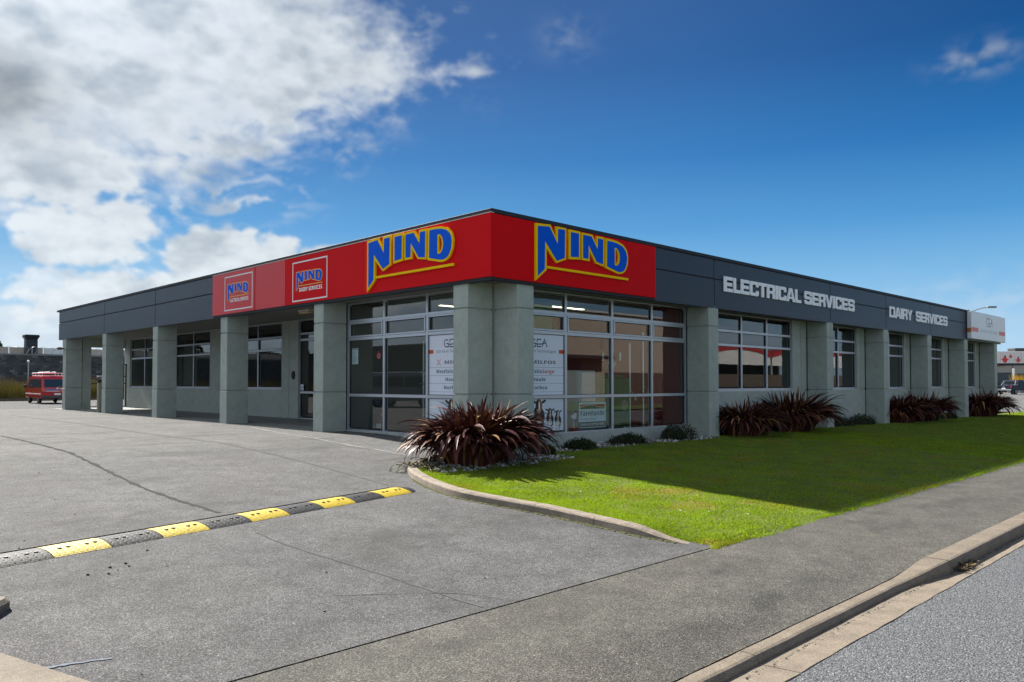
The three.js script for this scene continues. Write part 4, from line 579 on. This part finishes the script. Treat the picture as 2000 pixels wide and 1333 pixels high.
const M_tint = phys(.03, .04, .045, .04, { ior: 1.6 }), M_tail = phys(.5, .01, .01, .2, { clearcoat: .6 });
function van(label, x, y, z, turn, paint, rackMat) {
  const t = thing('parked_van', label, 'van', x, y, z, turn), hw = .84, y1 = .95, tum = .13;
  vehicle(t, [[2.15, .32, .08], [2.2, .8, .05], [2.08, 1.62, .1], [1.95, 1.8, .16], [-.9, 1.84, .3], [-1.3, 1.7, .2], [-1.95, 1.0, .2], [-2.2, .8, .12], [-2.22, .36, .06]].map(([a, b, c]) => [-a, b, c]), hw, paint, y1, tum);
  for (const s of [-1, 1]) {
    sideQuad('side_window', t, hw, y1, tum, [[1.9, 1.05], [1.8, 1.55], [.95, 1.58], [.95, 1.05]], s, M_tint); sideQuad('side_window', t, hw, y1, tum, [[.86, 1.05], [.86, 1.58], [-.05, 1.58], [-.05, 1.05]], s, M_tint); sideQuad('side_window', t, hw, y1, tum, [[-.15, 1.05], [-.15, 1.58], [-1.0, 1.56], [-1.55, 1.05]], s, M_tint);
    sideQuad('side_stripe', t, hw, y1, tum, [[2.1, .6], [2.1, .66], [-2.05, .66], [-2.05, .6]], s, M.white, .012);
    mesh('tail_light', rbx(s > 0 ? .66 : -.8, s > 0 ? .8 : -.66, .78, 1.0, 2.15, 2.215, .015), M_tail, t);
    mesh('wing_mirror', rbx(s > 0 ? .9 : -1.08, s > 0 ? 1.08 : -.9, 1.02, 1.2, -1.5, -1.4, .03), M.black, t);
    for (const zz of [1.33, -1.25]) wheel(t, s * (hw - .1), zz, .31);
  }
  const rw = rbx(-.66, .66, 1.06, 1.58, -.02, .02, .015).rotateX(-.145).translate(0, .3, 2.3); rw.translate(0, -.3, 0); rw.computeBoundingBox(); rw.translate(0, 0, 2.19 - rw.boundingBox.max.z); mesh('rear_window', rw, M_tint, t);
  mesh('bumper', rbx(-.82, .82, .34, .52, 2.14, 2.26, .03), std(.06, .06, .065, .6), t); mesh('number_plate', rbx(-.1, .26, .55, .67, 2.205, 2.22, .004), M.white, t);
  mesh('decal', bx(-.55, .15, .84, .93, 2.186, 2.2), std(.1, .14, .42, .5), t); mesh('decal', bx(-.55, .15, .79, .815, 2.192, 2.205), M.white, t); mesh('door_gap', bx(-.72, .72, .735, .748, 2.19, 2.204), M.black, t);
  if (rackMat) { const rk = []; for (const xx of [-.66, .66]) rk.push(bar(V(xx, 1.98, 1.7), V(xx, 1.98, -1.1), .018)); for (const zz of [1.6, .7, -.2, -1.0]) rk.push(bar(V(-.7, 1.97, zz), V(.7, 1.97, zz), .02), bar(V(-.66, 1.8, zz), V(-.66, 1.97, zz), .018), bar(V(.66, 1.8, zz), V(.66, 1.97, zz), .018)); mesh('roof_rack', rk, rackMat, t); mesh('ladder', [bar(V(-.3, 2.02, 1.9), V(-.3, 2.02, -1.2), .025), bar(V(.05, 2.02, 1.9), V(.05, 2.02, -1.2), .025), ...[0, .3, .6, .9, 1.2, 1.5].map((k) => bar(V(-.3, 2.02, 1.6 - k * 1.7), V(.05, 2.02, 1.6 - k * 1.7), .015))], rackMat, t); }
  return t;
}
van('red work van with a white roof rack parked in the yard before the block wall', 3.55, -.085, -46.95, -.02, phys(.5, .008, .02, .28, { clearcoat: .8, clearcoatRoughness: .08 }), M.white);
van('silver van parked left of the driveway, mirrored in the left corner window', -12.5, -.0, -21.5, 2.6, phys(.5, .52, .55, .25, { clearcoat: .8, metalness: .4 }), null);
function ute(label, x, y, z, turn, paint) {
  const t = thing('pickup_truck', label, 'pickup', x, y, z, turn), hw = .9, y1 = 1.05, tum = .16;
  vehicle(t, [[2.6, .5, .06], [2.62, 1.08, .05], [.95, 1.1, .05], [.75, 1.72, .14], [-.55, 1.76, .25], [-1.25, 1.12, .2], [-2.35, 1.02, .2], [-2.5, .5, .1]].map(([a, b, c]) => [-a, b, c]), hw, paint, y1, tum);
  for (const s of [-1, 1]) { sideQuad('side_window', t, hw, y1, tum, [[.8, 1.16], [.72, 1.62], [.05, 1.64], [.05, 1.16]], s, M_tint); sideQuad('side_window', t, hw, y1, tum, [[-.04, 1.16], [-.04, 1.64], [-.5, 1.62], [-.98, 1.16]], s, M_tint); mesh('tail_light', rbx(s > 0 ? .76 : -.9, s > 0 ? .9 : -.76, .8, 1.06, 2.56, 2.64, .015), M_tail, t); for (const zz of [1.5, -1.55]) wheel(t, s * .8, zz, .37, .24); mesh('sports_bar', bar(V(s * .76, 1.1, 1.5), V(s * .64, 1.66, .98), .035), M.steel, t); }
  mesh('rear_window', rbx(-.62, .62, 1.2, 1.6, .86, .9, .012), M_tint, t); mesh('bumper', rbx(-.88, .88, .5, .66, 2.6, 2.74, .03), M.steel, t); mesh('number_plate', rbx(-.2, .2, .68, .8, 2.62, 2.64, .004), M.white, t); mesh('tailgate_gap', bx(-.74, .74, .76, .775, 2.615, 2.63), M.black, t); mesh('badge', rbx(-.07, .07, .9, 1.0, 2.61, 2.635, .01), M.steel, t);
}
ute('dark blue pickup truck parked in front of the far white and glass building', 99.2, -.165, -13.6, -1.75, phys(.008, .014, .035, .5, { specularIntensity: .5 }));
// ---------------------------------------------------------------- the yard to the left: block wall, wire, grass, building behind
{
  const wl = thing('block_wall', 'long grey concrete block wall with coiled wire along its top behind the yard', 'wall', 0, -.1, -62), q = rng(9), pos = []; const bw = .4, bh = .2;
  for (let j = 0; j < 18; j++) for (let i = -110; i < 110; i++) pos.push([i * bw + (j % 2) * .2, j * bh + .1, .012 * q()]);
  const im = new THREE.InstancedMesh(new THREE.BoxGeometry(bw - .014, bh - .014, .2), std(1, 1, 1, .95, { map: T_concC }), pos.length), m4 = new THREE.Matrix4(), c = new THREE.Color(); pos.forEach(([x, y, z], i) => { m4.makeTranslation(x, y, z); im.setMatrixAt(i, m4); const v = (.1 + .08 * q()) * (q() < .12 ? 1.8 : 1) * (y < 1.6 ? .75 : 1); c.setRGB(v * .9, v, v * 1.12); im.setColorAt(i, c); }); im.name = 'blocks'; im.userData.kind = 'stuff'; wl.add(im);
  mesh('mortar_core', bx(-44, 44, 0, 3.58, -.08, .06), std(.09, .1, .11, .95), wl); mesh('coping', bx(-44, 44, 3.6, 3.68, -.14, .16), std(.2, .21, .22, .9), wl);
  class Coil extends THREE.Curve { getPoint(t, o = V(0, 0, 0)) { const x = -6 + 24 * t, a = t * 40 * 6.283; return o.set(x + .18 * Math.sin(a), 4.0 + .3 * Math.sin(a + 1.2), .3 * Math.cos(a)); } }
  mesh('razor_wire', new THREE.TubeGeometry(new Coil(), 1100, .011, 3), M.galv, wl); const st = []; for (let x = -6; x <= 18; x += 3) st.push(bar(V(x, 3.68, 0), V(x, 4.35, 0), .025, 5)); mesh('wire_posts', st, M.galv, wl);
  const wh = thing('warehouse', 'long low warehouse roof with pale translucent strips showing over the block wall', 'building', 8, -.1, -80); mesh('wall', bx(-40, 40, 0, 4.2, -14, 0), std(.4, .37, .33, .9), wh); mesh('roof', bx(-40.3, 40.3, 4.2, 4.32, -14.3, .3), M.roofing, wh); for (let i = 0; i < 26; i++) mesh('wall_sheet', bx(-39.5 + i * 3.04, -36.52 + i * 3.04, 3.2, 4.95, .02, .06), std(...(i % 4 === 2 ? [.8, .8, .8] : [.5, .42, .37]), .6), wh);
  const v1 = thing('roof_vent', 'dark square roof vent with a flared cap rising behind the block wall', 'vent', 9.7, 4.2, -79); mesh('shaft', rbx(-.5, .5, 0, 1.4, -.5, .5, .02), std(.03, .035, .05, .7), v1); mesh('cap', new THREE.CylinderGeometry(.95, .62, .45, 4).rotateY(.785).translate(0, 1.55, 0), std(.03, .035, .05, .7), v1); mesh('lid', rbx(-.62, .62, 1.77, 1.9, -.62, .62, .02), M.black, v1);
  const v2 = thing('roof_cowl', 'small black mushroom cowl on a stalk above the block wall', 'vent', 6.3, 4.2, -79); mesh('stalk', bar(V(0, 0, 0), V(0, 1.5, 0), .06), M.black, v2); mesh('cowl', new THREE.CylinderGeometry(.25, .7, .22, 16).translate(0, 1.55, 0), M.black, v2);
  const ps = thing('yard_post', 'thin pale grey post standing in the long grass before the block wall', 'post', 5.2, -.1, -59.5); mesh('pole', bar(V(0, 0, 0), V(0, 3.0, 0), .05, 8), M.galv, ps); mesh('cap', new THREE.SphereGeometry(.1, 10, 8).translate(0, 3.04, 0), M.white, ps);
  struct('yard_kerb', bx(-30, 22, -.2, .08, -56.2, -55.95), std(.14, .12, .09, .95));
  const bl = new THREE.BufferGeometry(); { const p = [], rr = rng(2); for (let i = 0; i < 16; i++) { const a = rr() * 6.28, d = rr() * .15, h = .7 + .6 * rr(), l = .1 + rr() * .4, b = rr() * 6.28, x = Math.cos(a) * d, z = Math.sin(a) * d, w = .014; p.push(x - w, 0, z, x + w, 0, z, x + Math.cos(b) * l, h, z + Math.sin(b) * l); } bl.setAttribute('position', new THREE.Float32BufferAttribute(p, 3)); bl.computeVertexNormals(); }
  const sp = []; for (let i = 0; i < 5200; i++) { const x = -24 + 44 * q(), z = -59.6 + 3.4 * q(); sp.push([x, z]); } const gm = new THREE.InstancedMesh(bl, std(1, 1, 1, .9, { side: THREE.DoubleSide }), sp.length), q4 = new THREE.Quaternion();
  sp.forEach(([x, z], i) => { q4.setFromAxisAngle(V(0, 1, 0), q() * 6.28); const back = (-56.2 - z) / 3.4, s = .85 + .35 * q() + .75 * back * (.6 + .5 * N2(x * .5, 3)); m4.compose(V(x, -.12, z), q4, V(1.2, s, 1.2)); gm.setMatrixAt(i, m4); const v = .7 + .6 * q(); back > .55 && q() < .6 ? c.setRGB(.3 * v, .2 * v, .15 * v) : c.setRGB(.2 * v, .17 * v, .035 * v); gm.setColorAt(i, c); }); gm.name = 'tall_grass'; tag(gm, 'tall yellow-brown grass growing along the foot of the block wall', 'grass', null, 'stuff'); scene.add(gm);
  // left of the driveway: the neighbour's block wall with bushes before it
  const w2 = thing('block_wall', 'plain grey block building wall left of the driveway, mirrored in the left windows', 'wall', -24, -.1, -30); mesh('wall', bx(-.3, 0, 0, 4.2, -30, 22), M.block, w2); mesh('coping', bx(-.36, .06, 4.2, 4.3, -30.05, 22.05), M.kerb, w2);
  for (const [x, z, s] of [[-21, -31, 1.1], [-21.5, -27.5, .9]]) { const b = thing('round_bush', s > 1 ? 'larger green bush before the block wall left of the driveway' : 'smaller green bush before the block wall left of the driveway', 'bush', x, -.05, z), gs = []; for (let i = 0; i < 2600; i++) { const a = q() * 6.28, u = q() * 1.5 - .5, rr = Math.sqrt(Math.max(0, 1 - u * u)), k = .7 + .35 * q(), g = new THREE.PlaneGeometry(.07, .12); g.rotateX(q() * 3).rotateY(q() * 6).translate(Math.cos(a) * rr * s * k, s * .8 + u * s * k, Math.sin(a) * rr * s * k); gs.push(g); } mesh('foliage', gs, std(.05, .09, .015, .8, { side: THREE.DoubleSide }), b); mesh('stem', bar(V(0, 0, 0), V(0, s, 0), .06), std(.06, .04, .03, .9), b); }
}
// ---------------------------------------------------------------- far right: white and glass building, lamp
{
  const a = V(127.2, -.16, -22.05), b = V(150, -.16, 1), dir = b.clone().sub(a).normalize(), fb = thing('showroom_building', 'far low building with a white mural band over dark glass behind the pickup', 'building', 127.2, -.16, -22.05, -Math.atan2(dir.z, dir.x));
  mesh('wall', [bx(-12, 34, 0, 6.0, -14, -.3)], std(.07, .075, .08, .8), fb); mesh('fascia_band', rbx(-12.3, 34, 4.4, 6.25, -14.2, .5, .05), std(.78, .75, .73, .6), fb); mesh('roof_unit', rbx(4.6, 8.0, 6.24, 6.9, -5, -3, .05), M.black, fb); mesh('canopy', bx(-12.2, 34, 4.15, 4.38, -.2, .45), M.black, fb);
  for (let i = 0; i < 16; i++) { const x = -11.5 + i * 2.8; const w = mesh('window_frame', [bx(x, x + .08, .3, 4.1, -.29, -.12), bx(x + .08, x + 2.72, 1.15, 1.26, -.29, -.14), bx(x + .08, x + 2.72, 2.9, 2.96, -.29, -.14)], i % 5 === 4 ? M.black : M.alu, fb); mesh('pane', bx(x + .09, x + 2.7, 1.27, 4.1, -.28, -.2), M.glassDark, w); mesh('pane', bx(x + .09, x + 2.7, .3, 1.14, -.28, -.2), M.glassDark, w); }
  const T_mural = canvasTex(512, 128, (x, w, h) => { x.fillStyle = '#dcd6d2'; x.fillRect(0, 0, w, h); const f = (cx, by, s, c) => { x.fillStyle = c; x.beginPath(); x.ellipse(cx, by - 34 * s, 26 * s, 34 * s, 0, 0, 7); x.fill(); x.fillRect(cx - 40 * s, by - 44 * s, 80 * s, 12 * s); x.fillStyle = '#40222a'; x.beginPath(); x.arc(cx, by - 76 * s, 11 * s, 0, 7); x.fill(); }; f(70, 124, .95, '#cf3840'); f(128, 76, .55, '#c9505a'); f(205, 122, .75, '#cf4a48'); x.fillStyle = '#c8777a'; for (const k of [20, 44, 168, 236]) x.fillRect(k, 20, 3, 90); x.fillStyle = '#2b2b30'; x.fillRect(428, 52, 40, 10); x.fillRect(444, 46, 12, 22); });
  mesh('mural', new THREE.PlaneGeometry(7.6, 1.8).translate(3.6, 5.32, .503), flat(T_mural), fb, true);
  const wp = thing('white_post', 'white post standing in the yellow flax before the far glass building', 'post', 119.6, .1, -18.2); mesh('pole', rbx(-.18, .18, 0, 3.2, -.12, .12, .03), M.white, wp); mesh('foot', rbx(-.3, .3, 0, .2, -.25, .25, .03), M.galv, wp);
  const yf = thing('yellow_flax', 'yellow strap-leaved plant in front of the far glass building', 'plant', 116.5, .5, -16.9), yg = [], q = rng(31); for (let i = 0; i < 220; i++) { const aa = q() * 6.28, l = .7 + q() * 1.1, x = (q() - .5) * 4.2, z = (q() - .5) * 1; const g = new THREE.BufferGeometry(); g.setAttribute('position', new THREE.Float32BufferAttribute([x - .05, 0, z, x + .05, 0, z + .03, x + Math.cos(aa) * l * .5, 1.0 + l * .7, z + Math.sin(aa) * l * .5], 3)); g.computeVertexNormals(); yg.push(g); } mesh('leaves', yg, std(.6, .4, .02, .6, { side: THREE.DoubleSide }), yf); mesh('planter', rbx(-2.6, 2.6, -.9, .6, -.8, .8, .05), std(.25, .25, .24, .9), yf);
  const lp = thing('street_lamp', 'grey street lamp whose curved arm shows above the far end of the roof', 'lamp', 56.7, -.4, -6.9); const arm = new THREE.CatmullRomCurve3([V(0, 0, 0), V(0, 6.6, 0), V(.25, 7.05, .25), V(.7, 7.35, .7), V(1.1, 7.47, 1.1)]);
  mesh('pole', new THREE.CylinderGeometry(.07, .11, 7.3, 10).translate(-.02, 3.65, -.02), M.galv, lp); mesh('arm', new THREE.TubeGeometry(new THREE.CatmullRomCurve3([V(-.02, 7.0, -.02), V(.3, 7.22, .3), V(.75, 7.42, .75), V(1.05, 7.48, 1.05)]), 16, .035, 6), M.galv, lp); mesh('lamp_head', rbx(-.35, .35, -.07, .07, -.14, .14, .05, 3).rotateY(-.785).translate(1.25, 7.5, 1.25), std(.2, .21, .23, .5), lp);
}
// ---------------------------------------------------------------- across the street, seen mirrored in the right windows
{
  const cw = thing('cream_warehouse', 'tall cream tilt-slab warehouse across the street, mirrored in the big right window', 'building', 0, -.5, 0); for (let i = 0; i < 5; i++) mesh('wall_slab', rbx(34 + i * 6.0, 39.97 + i * 6.0, 0, 8.2, 33, 48, .02), std(.27, .235, .195, .9, { bumpMap: T_plasterB, bumpScale: .003 }), cw); mesh('roof', bx(33.8, 64.2, 8.21, 8.4, 32.8, 48.2), M.roofing, cw); mesh('awning', bx(36, 46, 3.9, 4.2, 31.5, 33), M.black, cw); mesh('roller_door', bx(38, 43, 0, 3.6, 32.9, 32.99), std(.1, .1, .11, .6), cw);
  const rs = thing('red_roofed_shed', 'open shed with red curved roofs across the street, mirrored in the second window bay', 'building', 0, -.5, 0); for (let i = 0; i < 4; i++) { const x = 66 + i * 15; mesh('roof', new THREE.CylinderGeometry(34, 34, 22, 24, 1, true, -.2164, .4328).rotateX(-Math.PI / 2).translate(x + 7.3, -27.85, 45), std(.22, .01, .014, .6, { side: THREE.DoubleSide }), rs);
    const arc = (y0, r) => { const s = new THREE.Shape(); s.moveTo(x, y0); s.lineTo(x + 14.6, y0); s.lineTo(x + 14.6, 5.33); s.absarc(x + 7.3, -27.85, r, Math.PI / 2 - .2164, Math.PI / 2 + .2164, false); s.lineTo(x, y0); return s; };
    mesh('gable', ext(arc(3.9, 33.95), .1, 0, 33.95, 16), std(.42, .42, .42, .7), rs); const br = new THREE.Shape(); br.absarc(x + 7.3, -27.85, 34.05, Math.PI / 2 - .2164, Math.PI / 2 + .2164, false); br.absarc(x + 7.3, -27.85, 33.55, Math.PI / 2 + .2164, Math.PI / 2 - .2164, true); mesh('barge_board', ext(br, .08, 0, 33.85, 16), std(.26, .01, .014, .6), rs); mesh('post', bx(x - .2, x + .2, 0, 3.9, 34, 34.4), M.galv, rs); } mesh('back_wall', bx(65, 126, 0, 5, 55.5, 56), std(.08, .06, .06, .9), rs); mesh('shed_floor', bx(65, 126, -.1, .02, 33, 56), std(.06, .055, .05, .9), rs);
  const fn = thing('board_fence', 'dark brown close-boarded fence across the street, mirrored low in the right windows', 'fence', 0, -.55, 0), bg = new THREE.BoxGeometry(.24, 2.6, .03), bm = [std(.06, .042, .032, .9), std(.075, .05, .038, .9), std(.05, .037, .03, .9)]; for (let i = 0; i < 290; i++) { const m = new THREE.Mesh(bg, bm[(i * 7) % 3]); m.name = 'board'; m.position.set(36 + i * .25, 1.3, 24.5 + (i % 2) * .006); fn.add(m); } mesh('rail', [bx(36, 108.5, .4, .48, 24.53, 24.58), bx(36, 108.5, 2.1, 2.18, 24.53, 24.58)], bm[2], fn);
  struct('far_verge', sheet((s, t) => [lerp(-90, 150, s), lerp(19, 60, t)], 4, 30, () => -.52), std(.09, .12, .03, .95));
  const tm = [], q = rng(55); for (let i = 0; i < 9000; i++) { const cl = Math.floor(q() * 14), cx = -150 + cl * 13 + 4 * Math.sin(cl * 5), a = q() * 6.28, u = q() * 1.6 - .6, rr = Math.sqrt(Math.max(0, 1 - u * u)) * (4.5 + 2 * Math.sin(cl * 3)), g = new THREE.PlaneGeometry(.7, .9); g.rotateX(q() * 3).rotateY(q() * 6).translate(cx + Math.cos(a) * rr, 7 + 3.6 * u + 2 * Math.sin(cl * 2), -190 + Math.sin(a) * rr); tm.push(g); }
  tag(mesh('far_trees', tm, std(.04, .07, .02, .9, { side: THREE.DoubleSide }), scene), 'row of distant green trees beyond the yard, mirrored in the arcade windows', 'trees', null, 'stuff');
}
// ---------------------------------------------------------------- inside the showroom
{
  const gt = thing('green_tank', 'green plastic tank on the showroom floor behind the third pane', 'tank', 6.65, .03, -2.4); mesh('shell', rbx(-.55, .55, .05, 1.35, -.4, .4, .08, 3), std(.02, .22, .07, .4), gt); mesh('lid', rbx(-.4, .4, 1.351, 1.45, -.3, .3, .04), std(.02, .16, .05, .4), gt); mesh('badge', new THREE.CylinderGeometry(.16, .16, .01, 20).rotateX(Math.PI / 2).translate(.25, .6, .405), std(.3, .4, .28, .5), gt);
  const gb = thing('green_banner', 'green hanging banner inside the upper panes right of the corner', 'banner', 3.15, .03, -1.5); mesh('cloth', rbx(-.5, .25, 2.4, 3.1, -.01, .01, .004), std(.01, .3, .1, .6), gb); mesh('rod', bar(V(-.55, 3.12, 0), V(.3, 3.12, 0), .015), M.steel, gb);
  const cb = thing('white_cabinet', 'pale grey metal cabinet behind the pane right of the card sign', 'cabinet', 5.2, .03, -2.2); mesh('case', rbx(-.38, .38, 0, 1.55, -.25, .25, .02), std(.5, .52, .5, .5), cb); mesh('door', rbx(-.35, .35, .06, 1.5, .251, .27, .006), std(.55, .57, .55, .5), cb); mesh('handle', rbx(.22, .25, .7, .95, .272, .3, .008), M.steel, cb);
  const pole = (x, z, h, l) => { const p = thing('pole_stand', l, 'stand', x, .03, z); mesh('pole', bar(V(0, .03, 0), V(0, h, 0), .028, 10), M.steel, p); mesh('foot', new THREE.CylinderGeometry(.2, .22, .04, 20).translate(0, .02, 0), M.steel, p); mesh('arm', bar(V(0, h * .45, 0), V(.22, h * .4, 0), .02), M.steel, p); mesh('cup', new THREE.CylinderGeometry(.05, .04, .16, 12).translate(.24, h * .36, 0), M.steel, p); };
  pole(6.95, -1.4, 2.6, 'taller shiny steel pole stand behind the third big pane'); pole(6.55, -1.55, 2.3, 'shorter shiny steel pole stand left of the taller one in the showroom');
  const mu = thing('milking_unit', 'steel and rubber milking unit hanging in the showroom behind the third pane', 'machine', 5.95, 1.75, -1.7); mesh('hanger', bar(V(0, 0, 0), V(0, 1.62, 0), .012), M.steel, mu); mesh('claw', new THREE.SphereGeometry(.13, 16, 12).scale(1, .7, 1), M.steel, mu); for (const [x, z] of [[-.1, -.1], [.1, -.1], [-.1, .1], [.1, .1]]) { mesh('cup', new THREE.CylinderGeometry(.032, .026, .22, 10).translate(x * 1.6, .2, z * 1.6), M.steel, mu); mesh('tube', bar(V(x * .6, .05, z * .6), V(x * 1.6, .1, z * 1.6), .012), M.rubber, mu); }
  const sh = thing('shelf_unit', 'wall shelves stacked with white boxes at the back of the showroom', 'shelf', 6.2, .03, -5.9); for (let i = 0; i < 5; i++) mesh('shelf', rbx(-1.6, 1.6, .4 + i * .45, .43 + i * .45, -.25, .25, .005), M.galv, sh); for (const x of [-1.6, 1.57]) mesh('upright', rbx(x, x + .03, 0, 2.3, -.25, .25, .004), M.galv, sh);
  const q = rng(66); for (let i = 0; i < 12; i++) { const bxn = tag(mesh('box', rbx(-.14, .14, 0, .26, -.14, .14, .01).translate(4.85 + (i % 6) * .54 + .1 * q(), .46 + Math.floor(i / 6) * .9, -5.85), std(.42, .45, .46, .6), scene), (i < 6 ? 'pale box on the lower wall shelf at the back of the showroom' : 'pale box on the upper wall shelf at the back of the showroom'), 'box', i < 6 ? 'pale boxes on the lower showroom shelf' : 'pale boxes on the upper showroom shelf'); }
  const hen = thing('hen_ornament', 'small white hen ornament with a red dish left of the card sign', 'ornament', 3.5, .1, -.9); mesh('dish', new THREE.CylinderGeometry(.13, .1, .09, 18).translate(0, .05, 0), std(.4, .03, .03, .4), hen); mesh('stem', bar(V(0, .09, 0), V(0, .26, 0), .012), M.white, hen); mesh('bird', [new THREE.SphereGeometry(.085, 14, 10).scale(1.1, .9, .8).translate(0, .34, 0), new THREE.SphereGeometry(.045, 10, 8).translate(.07, .42, 0)], M.white, hen); mesh('comb', rbx(.05, .11, .455, .5, -.01, .01, .004), std(.5, .03, .02, .5), hen);
  const af = thing('leaning_poster', 'dark poster board standing on the floor low in the leftmost corner window', 'poster', 1.2, .03, -5.75, 0); mesh('board', onLeft(rbx(-.28, .28, 0, .8, -.012, .012, .004).rotateX(-.1)), flat(canvasTex(128, 192, (x) => { const g = rng(3); x.fillStyle = '#143038'; x.fillRect(0, 0, 128, 192); x.fillStyle = '#9fb4bd'; x.fillRect(8, 160, 112, 22); for (let i = 0; i < 160; i++) { x.fillStyle = ['#6b5a22', '#a8742a', '#22504a', '#0f2024'][Math.floor(g() * 4)]; x.beginPath(); x.arc(20 + g() * 88, 70 + g() * 80, 3 + g() * 6, 0, 7); x.fill(); } })), af); mesh('strut', onLeft(bar(V(0, .6, -.05), V(0, 0, -.3), .01)), M.black, af);
  const pf = thing('pipe_frame', 'pale steel pipe frame with brackets in the left half of the showroom', 'frame', 1.9, .03, -3.4); mesh('upright', [bar(V(0, 0, 0), V(0, 2.3, 0), .03, 8), bar(V(0, 0, -1.2), V(0, 2.3, -1.2), .03, 8)], M.steel, pf); mesh('rail', [bar(V(0, 1.5, .1), V(0, 1.5, -1.4), .03, 8), bar(V(0, 1.2, .1), V(0, 1.2, -1.4), .03, 8)], M.steel, pf); for (const z of [-.2, -.7]) mesh('bracket', rbx(-.1, .1, 1.26, 1.44, z - .1, z + .1, .02), M.steel, pf);
  for (const [x, l] of [[18.5, 'brown cardboard cartons stacked inside the third bay window'], [17.0, 'tan filing box standing inside the left part of the third bay window']]) { const b = thing('carton', l, 'carton', x, .03, -2.4); mesh('case', rbx(-.5, .5, 0, 1.35, -.4, .4, .01), std(.24, .15, .07, .8), b); mesh('tape', bx(-.5, .5, 1.351, 1.354, -.04, .04), std(.4, .3, .18, .5), b); }
}
scene.traverse((o) => { if (o.isMesh) { o.castShadow = o.receiveShadow = true; } });
renderer.render(scene, camera);
